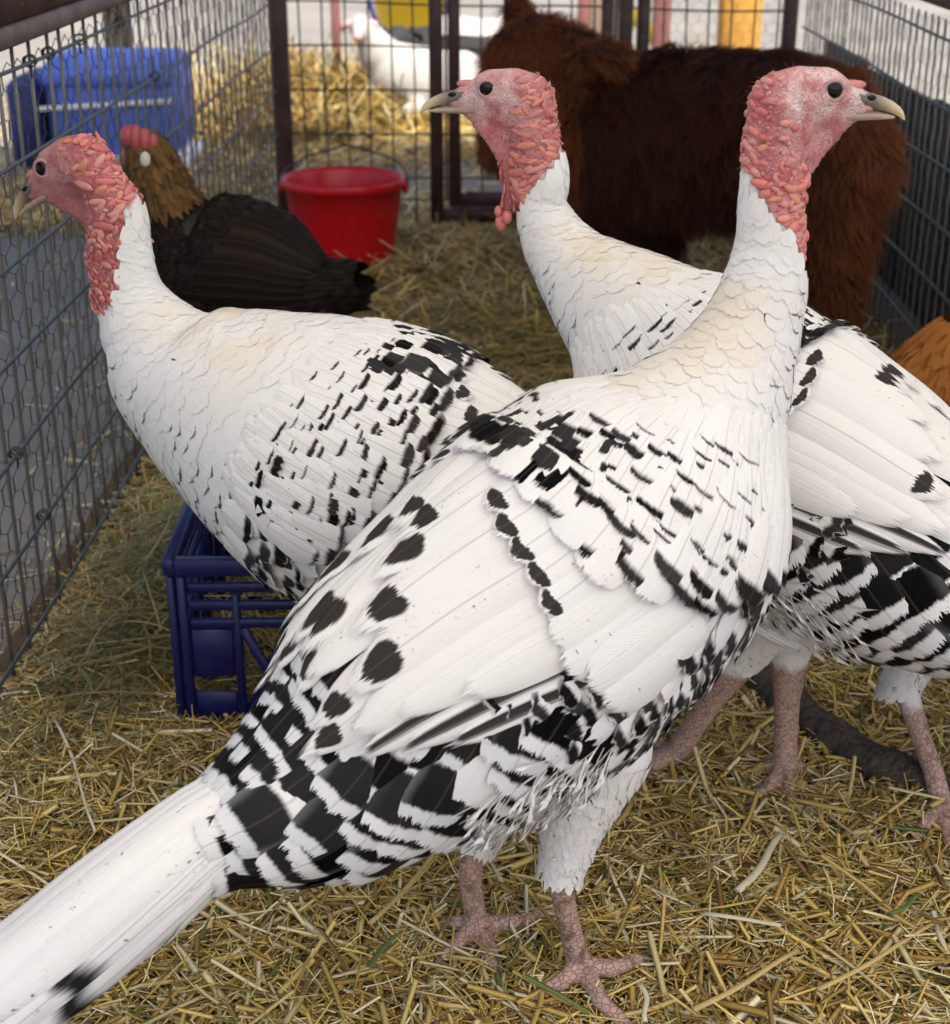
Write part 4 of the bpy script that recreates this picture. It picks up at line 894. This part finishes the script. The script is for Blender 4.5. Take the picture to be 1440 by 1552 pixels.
# white house wall far behind, bright in the sun
# ---- objects in the cage: bucket, crate, log
BK = thing('bucket', 'red plastic bucket with a wire handle in the back corner', 'bucket', (-.405, 3.93, 0))
c = (-.405, 3.93, 0)
v, f = lathe([(0, .012), (.118, .012), (.125, .015), (.130, .03), (.148, .14), (.150, .143), (.157, .195), (.166, .197), (.169, .203), (.169, .213), (.165, .218), (.158, .216), (.153, .206), (.143, .14), (.122, .035), (.0, .03)], c, 48, .95, .86); v[:, 2] *= 1.13; mesh('pail', v, f, M['bucket'], BK)
for sx in (-1, 1):
    v, f, t = box((c[0] + sx*.158, c[1], .222), (.016, .034, .03), bevel=.005); mesh('handle_lug', v, [f, t], M['bucket'], BK)
a = np.linspace(0, math.pi, 25); P = np.stack([c[0] - .165*np.cos(a), c[1] + .150*np.sin(a), .232 + .055*np.sin(a) + .012*np.exp(-((a - math.pi/2)/.22)**2)], 1); v, f, t = tube(P, .0028, 7); mesh('wire_handle', v, [f, t], M['dark_wire'], BK)
for sx in (-1, 1):
    th = np.linspace(0, 2*np.pi, 12); v, f, t = tube(np.stack([np.full(12, c[0] + sx*.165), c[1] + .012*np.cos(th), .230 + .012*np.sin(th)], 1), .0026, 6, cap=False) + (np.zeros((0, 3), int),); mesh('handle_loop', v, [f], M['dark_wire'], BK)
CR = thing('milk_crate', 'dark blue plastic milk crate under the leftmost turkey', 'crate', (-.22, 1.79, 0))
ca = math.radians(2); Rz = rotz(ca); co = np.array((-.385, 1.635, .0)); CW, CD, CH = .32, .30, .235
def cp(x, y, z): return co + Rz @ np.array((x, y, z))
def cbox(mb, x0, x1, y0, y1, z0, z1, bv=.0025): mb.add(*box(cp((x0 + x1)/2, (y0 + y1)/2, (z0 + z1)/2), (x1 - x0, y1 - y0, z1 - z0), Rz, bevel=bv))
def crate_wall(nm, along_x, off):
    mb = MB(); T = .010; L = CW if along_x else CD
    def b(a0, a1, z0, z1, t0=0, t1=T):
        if along_x: cbox(mb, a0, a1, off + t0, off + t1, z0, z1)
        else: cbox(mb, off + t0, off + t1, a0, a1, z0, z1)
    b(0, L, CH - .022, CH, -.003, T + .003); b(0, .012, .0, CH - .023); b(L - .012, L, .0, CH - .023); b(.013, L - .013, 0, .018)
    for z in (.190, .166, .142): b(.013, L - .013, z, z + .013, .001, T - .001)
    for a in (.065, L - .075): b(a, a + .010, .019, .189, .0005, T - .0005)
    b(.013, .064, .075, .141, .002, T - .002); b(L - .064, L - .013, .075, .141, .002, T - .002); b(.013, .064, .019, .055, .002, T - .002); b(L - .064, L - .013, .019, .055, .002, T - .002)
    # diamond lattice in the middle
    n = 3; x0, x1 = .076, L - .076; dx = (x1 - x0)/n
    for i in range(n):
        for sg in (1, -1):
            a0 = x0 + i*dx; za, zb = (.018, .142) if sg > 0 else (.142, .018); Lq = math.hypot(dx, zb - za); an = math.atan2(zb - za, dx)
            R2 = np.array([(math.cos(an), 0, -math.sin(an)), (0, 1, 0), (math.sin(an), 0, math.cos(an))]); ce = (a0 + dx/2, off + T/2 + .0004*sg, (za + zb)/2)
            if along_x: mb.add(*box(cp(*ce), (Lq, T*.7, .012), Rz @ R2, bevel=.002))
            else: mb.add(*box(cp(ce[1], ce[0], ce[2]), (Lq, T*.7, .012), Rz @ rotz(math.pi/2) @ R2, bevel=.002))
    mb.build(nm, M['crate'], CR)
crate_wall('side_wall', True, 0); crate_wall('side_wall', True, CD - .010); crate_wall('end_wall', False, -.0115); crate_wall('end_wall', False, CW + .0015)
mb = MB()
for i in range(8): cbox(mb, .012 + i*.039, .024 + i*.039, .011, CD - .011, .002, .012)
for i in range(7): cbox(mb, .0, CW, .012 + i*.042, .024 + i*.042, .0125, .018)
mb.build('base_grid', M['crate'], CR)
q = Heap(); q.add(straw(700, -.36, -.09, 1.66, 1.91, .03, .12, .0018, .0035, lambda x, y: x*0 + .03, lift=.06, tilt=.3, tint=(.8, .8, .7), green=.4)); q.build('straw_in_crate', label='straw and green hay lying in the blue crate')
LG = thing('log', 'dark curved log half sunk in straw at the right', 'log', (.41, 1.62, 0))
P = np.array([(.27, 1.92, .010), (.305, 1.84, .014), (.334, 1.765, .018), (.367, 1.68, .020), (.401, 1.605, .020), (.443, 1.545, .020), (.492, 1.50, .018), (.56, 1.45, .012)])
tt = np.linspace(0, 7, 60); Pi = np.stack([np.interp(tt, np.arange(8), P[:, k]) for k in range(3)], 1); n = 20; v, f, t = tube(Pi, .025 + .002*np.sin(tt*5), n, squash=.9)
nn = vnoise(np.stack([np.repeat(tt*2, n), np.tile(np.arange(n)*1.7, 60)], 1), 1.0, 8) - .5; vv = v[:60*n]; v[:60*n] += (vv - np.repeat(Pi, n, 0))*(nn[:, None]*.14)
mesh('bark', v, [f, t], M['bark'], LG)
# light stalks that stand out on the bedding, and a few green blades
def stalk(name, label, cat, a, b, w, col, h=.03, arch=0.0, grp=None):
    a, b = np.array(a), np.array(b); t = np.linspace(0, 1, 8)[:, None]; z = h + arch*4*t*(1 - t); P = np.concatenate([a + (b - a)*t, z], 1); P[:, 0] += .004*np.sin(t[:, 0]*5)
    v, f, tt_ = tube(P, np.linspace(w/2, w/2.6, 8), 6, squash=.45); o = mesh(name, v, [f, tt_], M[col]); tag(o, label, cat, grp); return o
M['pale_stalk'] = plain('pale_stalk', (.62, .55, .38), .5); M['gold_stalk'] = plain('gold_stalk', (.50, .36, .13), .5); M['green_blade'] = plain('green_blade', (.10, .15, .035), .5)
stalk('pale_stalk', 'wide pale straw stalk lying across the bedding right of the front feet', 'straw', (0.245, 1.288), (0.31, 1.39), 0.0095, 'pale_stalk')
stalk('pale_stalk', 'pale split stalk lying level in front of the wide pale stalk', 'straw', (0.207, 1.251), (0.284, 1.234), 0.007, 'pale_stalk')
stalk('pale_stalk', 'short pale stalk beside the right foot of the frontmost turkey', 'straw', (0.133, 1.147), (0.139, 1.096), 0.006, 'pale_stalk')
stalk('golden_stalk', 'long golden stalk in the lower right corner', 'straw', (0.299, 1.141), (0.434, 1.239), 0.006, 'gold_stalk')
stalk('golden_stalk', 'thin long stalk lying on bedding left of the white tail', 'straw', (-0.546, 1.62), (-0.431, 1.38), 0.004, 'pale_stalk')
stalk('golden_stalk', 'golden stalk leaning under the barred vent feathers', 'straw', (-0.126, 1.229), (-0.039, 1.399), 0.006, 'gold_stalk')
stalk('golden_stalk', 'thick golden stalk at the bottom right of the claws', 'straw', (0.18, 1.112), (0.294, 1.197), 0.007, 'gold_stalk')
stalk('grass_blade', 'small green grass blade near the right edge', 'grass', (0.392, 1.254), (0.433, 1.286), 0.006, 'green_blade')
stalk('grass_blade', 'green grass blade beside the dark log', 'grass', (0.314, 1.552), (0.361, 1.575), 0.007, 'green_blade')
v, f, t = tube([(.012, 1.165, .0), (.010, 1.168, .05), (.012, 1.17, .085), (.018, 1.168, .11)], (.0022, .0020, .0015, .0005), 6, squash=.4)
tag(mesh('grass_blade', v, [f, t], M['green_blade']), 'upright green grass blade between the feet of the frontmost turkey', 'grass')
from_px = None
# ---- the three turkeys in view and the one whose leg shows at the right edge
pull = lambda L: [tuple(p) for p in L]
SP_A_T = [(-.20,1.076,.262,.052),(-.234,1.057,.2568,.044),(-.2723,1.0349,.2343,.0476),(-.3127,1.0116,.2088,.0509),(-.3523,.9887,.1837,.0505),(-.3959,.9635,.158,.0484),(-.4248,.9469,.139,.0419),(-.47,.92,.115,.034),(-.52,.89,.09,.028)]
A_R = dict(leg=[(.0891,1.1867,.2636,.050),(.0686,1.1748,.1866,.0275),(.0597,1.1697,.1452,.0192),(.0589,1.1692,.1264,.0138),(.0648,1.1726,.0887,.0124),(.0749,1.1785,.0419,.0130),(.0815,1.181,.016,.0150)], bare=.138,
  toes=[[(.083,1.169,.012),(.098,1.133,.012),(.120,1.108,.012)],[(.083,1.169,.012),(.109,1.179,.012),(.138,1.200,.012)],[(.083,1.169,.012),(.06,1.158,.012),(.037,1.149,.012)],[(.084,1.177,.012),(.078,1.20,.012),(.07,1.215,.012)]])
A_L = dict(leg=[(.0035,1.2504,.1862,.0379),(-.0203,1.2367,.1336,.0236),(-.0247,1.2341,.1124,.0151),(-.026,1.2334,.0758,.0129),(-.0203,1.2367,.0297,.0131),(-.017,1.2386,.016,.0150)], bare=.125,
  toes=[[(-.016,1.226,.012),(-.034,1.221,.012),(-.052,1.201,.012)],[(-.016,1.226,.012),(-.007,1.202,.012),(.002,1.18,.012)],[(-.016,1.234,.012),(.018,1.246,.012),(.045,1.268,.012)],[(-.016,1.234,.012),(-.04,1.245,.012),(-.055,1.25,.012)]])
HA = Head((.2741,1.3329,.8196), 8, 0, 1/1780, -1)
turkey('turkey', 'frontmost turkey walking right with long white tail in the lower left corner', SP_A, 30, -1, HA, [A_R, A_L], tail=SP_A_T, base=(.03,1.21,0), seed=11, leg_dirt=.75)
HB = Head((-.4890,1.6680,.6900), 160, -27, 1/1620, 1)
sh = np.array((-.12,1.556,0)) - np.array((.031,1.21,0))
def legs_at(cx, cy, ang, zhip, stride):
    h = np.array((math.cos(ang), math.sin(ang))); l = np.array((-h[1], h[0])); out = []
    for w, st in ((.055, stride), (-.055, -stride)):
        b = np.array((cx, cy)) + l*w; f = b + h*st; g = lambda q, z, r: (*q, z, r)
        leg = [g(b + h*.02, zhip, .055), g(b + h*.0 + (f - b)*.4, zhip - .09, .030), g(f - h*.03, .155, .019), g(f - h*.028, .13, .0135), g(f - h*.012, .07, .0125), g(f, .016, .015)]
        toe = [[(*f, .012), (*(f + h*.035 + l*k*.018), .012), (*(f + h*.075 + l*k*.04), .012)] for k in (-1, 0, 1)] + [[(*f, .012), (*(f - h*.02), .012), (*(f - h*.035), .012)]]
        out.append(dict(leg=leg, toes=toe, bare=.142))
    return out
turkey('turkey', 'leftmost turkey facing left with its head against the left fence', SP_B, 163, 1, HB, legs_at(-.10, 1.55, math.radians(163), .28, .03), base=(-.1,1.55,0), ds=.14, seed=23, heads_low=True, deep=.8, bars=.14, wing_edge=([.35, .385, .42, .47, .535, .60, .66, .72], [76, 81, 89, 94, 97, 85, 70, 55]), bead=.8, breast_bars=.8,
       tail=[(.085,1.494,.345,.05),(.128,1.481,.340,.04),(.17,1.468,.325,.036),(.21,1.456,.30,.03),(.25,1.444,.28,.026)])
C_1 = dict(leg=[(.345,1.520,.2747,.050),(.3299,1.5326,.2059,.0300),(.3283,1.5338,.165,.0220),(.33,1.5325,.1127,.0173),(.3323,1.5308,.0612,.016),(.3339,1.5296,.016,.017)], bare=.168,
  toes=[[(.331,1.524,.012),(.311,1.496,.012),(.293,1.482,.012)],[(.331,1.524,.012),(.333,1.49,.012),(.334,1.466,.012)],[(.332,1.529,.012),(.317,1.538,.012),(.306,1.54,.012)],[(.332,1.529,.012),(.35,1.535,.012),(.365,1.535,.012)]])
C_2 = dict(leg=[(.3076,1.4837,.2631,.0349),(.274,1.509,.1889,.0240),(.2595,1.52,.1534,.0200),(.2447,1.5311,.1144,.0173),(.2232,1.5473,.0589,.0162),(.2062,1.5601,.016,.0172)], bare=.168,
  toes=[[(.203,1.557,.012),(.165,1.521,.012),(.124,1.488,.012)],[(.203,1.557,.012),(.184,1.578,.012),(.168,1.575,.012)],[(.204,1.561,.012),(.232,1.568,.012),(.252,1.552,.012)],[(.204,1.561,.012),(.18,1.55,.012),(.155,1.545,.012)]])
HC = Head((-.0149,1.7217,.7676), 172, 0, 1/1640, 1)
turkey('turkey', 'turkey facing left behind the frontmost one with pink head before the gate', SP_C, 143, 1, HC, [C_1, C_2], base=(.3,1.52,0), seed=37, plain_wing=True, deep=.22, bead=.6,
       tail=[(.521,1.356,.320,.055),(.5515,1.333,.3204,.045),(.59,1.305,.31,.045),(.64,1.268,.29,.045),(.69,1.23,.27,.042),(.74,1.193,.25,.04)])
D_1 = dict(leg=[(.58,1.60,.25,.045),(.50,1.59,.17,.032),(.4709,1.5726,.1129,.0241),(.4757,1.5546,.0996,.0160),(.4841,1.5234,.0718,.0136),(.4934,1.4888,.0454,.0134),(.5001,1.4634,.016,.0146)], bare=.105,
  toes=[[(.5,1.462,.012),(.475,1.431,.012),(.456,1.406,.012)],[(.5,1.462,.012),(.493,1.424,.012),(.49,1.394,.012)],[(.502,1.47,.012),(.52,1.476,.012),(.534,1.48,.012)]])
D_2 = dict(leg=[(.68,1.58,.25,.045),(.69,1.57,.17,.032),(.695,1.565,.1129,.0221),(.695,1.555,.0996,.0150),(.69,1.53,.0718,.0136),(.685,1.505,.0454,.0134),(.68,1.49,.016,.0146)], bare=.105,
  toes=[[(.68,1.49,.012),(.66,1.46,.012),(.645,1.43,.012)],[(.68,1.49,.012),(.685,1.45,.012),(.69,1.42,.012)],[(.68,1.49,.012),(.70,1.47,.012),(.72,1.46,.012)]])
sD = [(.715,1.30,.66,.026),(.712,1.305,.63,.027),(.708,1.31,.59,.028),(.705,1.32,.54,.034),(.70,1.335,.49,.045),(.695,1.36,.44,.065),(.69,1.40,.40,.085),(.685,1.44,.375,.10),(.68,1.49,.355,.11),(.675,1.54,.335,.112),(.67,1.59,.32,.105),(.665,1.64,.30,.09),(.66,1.69,.285,.07),(.655,1.73,.275,.05),(.65,1.76,.27,.035)]
turkey('turkey', 'turkey at the right edge of which only one pink leg shows', sD, -85, 1, Head((.722,1.24,.74), -85, 0, 1/1780, 1), [D_1, D_2], base=(.68,1.5,0), seed=41, ds=-.05)
# ------------------------------------------------------------------ hens
def hen(name, label, spine, heading, side, bodymat, fmat, hmat, hackle_to, headpts, comb, base, lobe=None, legs=()):
    global rnd
    rnd = np.random.default_rng(len(label)); lf = Loft(spine, heading, side, .85)
    root = thing(name, label, 'hen', base); sp = np.array(spine).copy(); sp[:, 3] = np.minimum(sp[:, 3], np.min(np.sqrt(sp[None, :, 3]**2*.95 + ((sp[:, None, :3] - sp[None, :, :3])**2).sum(-1)), 1)); sp[:, 3] = np.maximum(sp[:, 3] - .008, .008)
    ch = [(sp, .85, lf.lv, .01)] + [(np.array(h), 1, (0, 0, 1), .006) for h in headpts]
    for lg in legs: ch += foot_chain(lg['leg'], lg['toes'])
    V, F = sdf_body(ch, .005)
    hd = np.min([np.min(np.linalg.norm(V[:, None] - np.array(h)[None, :, :3], axis=2) - np.array(h)[None, :, 3], 1) for h in headpts], 0)
    zone = np.stack([(hd < .004)*1., (V[:, 2] < .12)*1., np.full(len(V), .2), np.zeros(len(V))], 1); mesh('body', V, F, bodymat, root, attrs={'zone': zone})
    g = rows(lf, 0, lf.smax, lambda s: np.interp(s, [0, hackle_to, lf.smax], [.005, .008, .016]), lambda s: np.interp(s, [0, hackle_to, lf.smax], [.005, .007, .018])); s, ph = g[:, 0], (g[:, 1] + np.pi) % (2*np.pi) - np.pi; n = len(g)
    hk = s < hackle_to - .035
    for sel, nm, mt in ((hk, 'hackle', hmat), (~hk, 'plumage', fmat)):
        k = np.argwhere(sel)[:, 0]; m = len(k); p = Plumage(); hx = nm == 'hackle'
        L = rr(.035, .055, m) if hx else np.interp(s[k], [hackle_to, hackle_to + .1, lf.smax], [.035, .05, .07])*rr(.9, 1.1, m)
        p.add(feathers(lf, s[k], ph[k], L, L*(.16 if hx else .55), rnd.normal(0, .1, m), .006 if hx else .001, rr(.003, .008, m), packc(.35 if hx else .8, 1.2, (rnd.random(m) < (.45 if hx else .25))*rr(.3, .9, m), rnd.random(m)),
              packc(rr(0, 1, m), np.clip(rnd.normal(.2, .3, m), 0, 1), rr(0, .4, m), .9), nu=3 if hx else 5, nv=6, ragged=.05)); p.build(nm, M[mt], root)
    mbq = MB(); bv, bq, bt = ball(10, 8)
    for (x, y, z, a, b_, c_) in comb: mbq.add(np.array((x, y, z)) + bv*(a, b_, c_), bq, bt)
    mbq.build('comb', M['comb'], root)
    if lobe is not None: mesh('earlobe', np.array(lobe[:3]) + bv*np.array(lobe[3:]), [bq, bt], M['lobe'], root)
    return root, lf
def hen_body(nm, col):
    b = NB(nm); z = b.n('SeparateColor', {0: b.attr('zone')}); c = b.mix(z.outputs[0], col, b.mix(b.noise(b.obj(), 80, 3), (.30, .05, .05), (.46, .14, .13)))
    b.set(Base_Color=b.mix(z.outputs[1], c, (.35, .27, .12)), Roughness=.55); b.bump(b.noise(b.obj(), 300, 3), .4, .001); return b.m
k = 1.04; O3 = np.array((0, 0, 1.))
def away(pts, k): return [(*(O3 + (np.array(p[:3]) - O3)*k), p[3]*k) for p in pts]
HS = [(-.5831,2.5437,.5775,.0216),(-.5651,2.5389,.5463,.0369),(-.5544,2.536,.5091,.048),(-.5403,2.5322,.4553,.068),(-.4962,2.5204,.3938,.0971),(-.4279,2.5021,.3795,.1054),(-.3598,2.4839,.3732,.0966),(-.3039,2.4689,.3629,.0760),(-.2592,2.4569,.3617,.0560),(-.2279,2.4485,.3660,.0360)]
HS = [(x - .018 - .03*np.clip((i - 5)/4, 0, 1), y, z - .018*(i > 3), r*(1.12 if i > 3 else .9)) for i, (x, y, z, r) in enumerate(HS)]
r1, lh = hen('hen', 'black hen with golden brown hackle standing behind the leftmost turkey', HS, 165, 1, hen_body('dark_hen_body', (.015, .012, .010)), 'dark_feather', 'gold_feather', .14,
   [[(-.592,2.54,.562,.025),(-.606,2.545,.545,.022),(-.614,2.55,.53,.012)]], [(-.606,2.52,.580,.015,.014,.018),(-.594,2.515,.576,.010,.014,.024),(-.580,2.515,.572,.010,.012,.022),(-.568,2.52,.568,.009,.012,.017),(-.604,2.52,.535,.012,.010,.022)], (-.4,2.5,0), lobe=(-.578,2.500,.545,.009,.007,.014), legs=legs_at(-.40, 2.5, math.radians(165), .30, .02))
g = 11
for q in range(9):
    s0 = .20 + .012*q; kf = feathers(lh, [s0 + .05], math.radians(98 - q*9), .20 - .006*q, .036, -.10, .006 + .0006*q, .003, packc([.9], [1.2], [0.], [rnd.random()]), packc([.5], [.5 if q in (4, 6) else .12], [.2], [.3]), nu=7, nv=16, ragged=.008, base=.7)
    mesh('wing_feather', kf[0], kf[1], M['dark_feather'], r1, uv=kf[2], attrs=kf[3])
for q, a in enumerate(np.linspace(-70, 70, 7)):
    kf = feathers(lh, [lh.smax - .12], math.radians(a), .125, .035, 0., .003 + .002*math.cos(math.radians(a)), .004, packc([.9], [1.2], [0.], [rnd.random()]), packc([.5], [.1], [.2], [.3]), nu=7, nv=12, ragged=.01, base=.7)
    mesh('tail_feather', kf[0], kf[1], M['dark_feather'], r1, uv=kf[2], attrs=kf[3])
OS = [(.8064,2.5758,.2448,.0274),(.8002,2.5781,.2085,.0517),(.7979,2.5789,.1357,.1022),(.8011,2.5778,.0496,.1175),(.7881,2.5825,-.0283,.1131),(.7491,2.5967,-.0731,.0842)]
OS = away(OS, .86); OS = [(x - .004, y, z + .012, r*1.18) for x, y, z, r in OS]
hen('hen', 'orange brown hen at the right edge in front of the calf', OS, -20, -1, hen_body('orange_hen_body', (.26, .09, .02)), 'orange_feather', 'orange_feather', .12, [[(.712,2.205,.372,.024),(.735,2.195,.36,.018),(.755,2.188,.35,.010)]],
    [(.715,2.20,.402,.020,.010,.014),(.700,2.20,.398,.012,.008,.012),(.733,2.195,.392,.010,.008,.014),(.726,2.178,.335,.012,.008,.020)], (.69,2.22,0), legs=legs_at(.69, 2.22, math.radians(-20), .16, .02))
# ------------------------------------------------------------------ calf
rnd = np.random.default_rng(5)
CB = [(.66,3.10,.45,.115),(.62,3.14,.478,.148),(.5505,3.1977,.470,.165),(.4351,3.2925,.455,.170),(.3006,3.3937,.440,.170),(.2032,3.4618,.445,.155),(.1452,3.5025,.47,.125)]
ldv = (-math.sin(math.radians(145)), math.cos(math.radians(145)), 0)
ch = [(CB, .85, ldv, .03), ([(.1692,3.49,.535,.105),(.0787,3.549,.55,.120),(.0428,3.574,.475,.088),(.0134,3.594,.405,.062),(.0014,3.603,.378,.050)], .95, ldv, .03)]
for Lg in ([(.66,3.10,.38,.085),(.675,3.09,.2354,.056),(.68,3.095,.1357,.044),(.675,3.085,.03,.040)], [(.583,3.182,.3065,.0754),(.5674,3.1928,.1776,.0500),(.5819,3.1757,.03,.042)], [(.3277,3.372,.2664,.070),(.3136,3.382,.1154,.050),(.32,3.378,.02,.043)], [(.2512,3.4283,.2513,.0666),(.2647,3.418,.1062,.0480),(.2747,3.41,.02,.044)]): ch.append((Lg, 1, (0, 0, 1), .025))
V, F = sdf_body(ch, .009, .03)
CF = thing('calf', 'shaggy dark red brown calf facing left along the back fence', 'calf', (.45, 3.29, 0)); mesh('body', V, F, M['calf_hide'], CF)
def leaf_ear(name, P, r, nrm):
    v, f, t = tube(P, r, 12, squash=.45); return mesh(name, v, [f, t], M['calf_hide'], CF), v
e1, ev1 = leaf_ear('ear', [(.155,3.40,.585),(.185,3.355,.610),(.215,3.33,.622),(.245,3.315,.610),(.262,3.305,.590)], (.018,.036,.046,.036,.010), 0)
e2, ev2 = leaf_ear('ear', [(.045,3.60,.64),(.032,3.61,.665),(.024,3.62,.685),(.02,3.625,.70)], (.018,.030,.030,.018), 0)
v, f = lathe([(0, .02), (.030, .018), (.040, .0), (.036, -.02), (0, -.028)], (0, 0, 0), 20); v = v @ np.array([(1, 0, 0), (0, .8, 0), (0, 0, .8)]) + np.array((-.004, 3.592, .352)); mesh('muzzle', v, f, M['muzzle'], CF)
for sx in (0, 1):
    bv, bq, bt = ball(12, 9); p = np.array((.035, 3.47, .545)) if sx == 0 else np.array((.02, 3.635, .545)); mesh('eye', p + bv*.014, [bq, bt], M['eye'], CF)
for i in range(4):
    p = np.array(ch[2 + i][0][-1][:3]); v, f = lathe([(0, -.02), (.040, -.02), (.044, .0), (.038, .035), (0, .04)], (p[0], p[1], .0), 16); mesh('hoof', v, f, M['claw'], CF)
def fur(name, V, F, n, l0, l1, rad, parent, mat, comb=(.35, -.25, -.6), tintf=None, k=5):
    A = V[F]; c = A.mean(1); nr = np.cross(A[:, 2] - A[:, 0], A[:, 3] - A[:, 1]); ar = np.linalg.norm(nr, axis=1); nr = nr/(ar[:, None] + 1e-12)
    ce = V.mean(0); 
    if ((c - ce)*nr).sum() < 0: nr = -nr
    pk = rnd.choice(len(F), n, p=ar/ar.sum()); a, b_ = rnd.random((2, n, 1)); q = A[pk]; P = (q[:, 0]*(1 - a) + q[:, 1]*a)*(1 - b_) + (q[:, 3]*(1 - a) + q[:, 2]*a)*b_; N = nr[pk]
    cl = np.stack([vnoise(P, 26, s_) - .5 for s_ in (1, 2, 3)], -1)*1.6; d = N*.75 + np.array(comb) + cl; d -= N*np.minimum((d*N).sum(1) - .25, 0)[:, None]; d /= np.linalg.norm(d, axis=1)[:, None]
    L = rr(l0, l1, n)*(.6 + .8*vnoise(P, 9, 7)); t = np.linspace(0, 1, k)[None, :, None]; wv = rnd.normal(0, .18, (n, 1, 3))*np.sin(t*4 + rr(0, 6, n)[:, None, None])*L[:, None, None]
    X = P[:, None] + d[:, None]*L[:, None, None]*t + wv*t*.5 + np.array((0, 0, -.35))*(L[:, None, None]*t*t)
    hc = bpy.data.hair_curves.new(name); hc.add_curves([k]*n); X = X - org(parent)
    hc.attributes['position'].data.foreach_set('vector', X.astype(np.float32).ravel())
    ra = hc.attributes.get('radius') or hc.attributes.new('radius', 'FLOAT', 'POINT'); ra.data.foreach_set('value', np.tile(rad*np.linspace(1, .25, k), n).astype(np.float32))
    ti = hc.attributes.new('tint', 'FLOAT_COLOR', 'CURVE'); tc = np.ones((n, 4), np.float32)
    if tintf is not None: tc[:, :3] = tintf(P)
    ti.data.foreach_set('color', tc.ravel()); hc.materials.append(mat); o = bpy.data.objects.new(name, hc); COL.objects.link(o); o.parent = parent; o['kind'] = 'stuff'; return o
lit_tint = lambda P: np.stack([1 + 3.0*np.clip((P[:, 0] - .57)/.12, 0, 1) + 2.4*(P[:, 0] < .17), 1 + 3.6*np.clip((P[:, 0] - .57)/.12, 0, 1) + 2.6*(P[:, 0] < .17), 1 + 2.6*np.clip((P[:, 0] - .57)/.12, 0, 1) + 1.6*(P[:, 0] < .17)], 1)  # brighter rump and head: light falling there is put into the fur colour
fur('coat', V, F, 80000, .016, .046, .0007, CF, M['calf_fur'], tintf=lit_tint)
for e_, vv_ in ((e1, ev1), (e2, ev2)):
    me = e_.data; Fq = np.array([p.vertices[:] for p in me.polygons if len(p.vertices) == 4]); fur('ear_fur', vv_, Fq, 2500, .012, .03, .0006, CF, M['calf_fur'], comb=(.5, -.2, -.2), tintf=lambda P: P*0 + np.array((3.2, 3.4, 2.6)))  # ear fur brightened the same way, as if catching light
# ------------------------------------------------------------------ unseen canopy, added over the cage to shade it
CN = thing('canopy', 'unseen white fabric canopy added over the cage for its shade', 'canopy', (0, 1.5, 0))
X, Y = np.meshgrid(np.linspace(-1.9, 2.3, 12), np.linspace(-1.0, 4.2, 12), indexing='ij'); Z = 2.25 + .5*np.minimum(1, 1.4*(1 - np.maximum(np.abs(X - .2)/2.1, np.abs(Y - 1.6)/2.6)))
i = np.arange(11)[:, None]*12; j = np.arange(11)[None]; mesh('roof_fabric', np.stack([X, Y, Z], -1).reshape(-1, 3), np.stack([i + j, i + 12 + j, i + 13 + j, i + j + 1], -1).reshape(-1, 4), M['canopy'], CN)
v, f, t = box((-.1, 3.55, 2.16), (3.6, 2.3, .03), bevel=.005); mesh('shade_panel', v, [f, t], M['maroon'], CN)  # unseen opaque panel, added to darken the back of the cage
for x, y in ((-1.9, -1), (2.3, -1), (-1.9, 4.2), (2.3, 4.2)):
    v, f, t = box((x, y, 1.115), (.04, .04, 2.27), bevel=.004); mesh('pole', v, [f, t], M['rail'], CN)
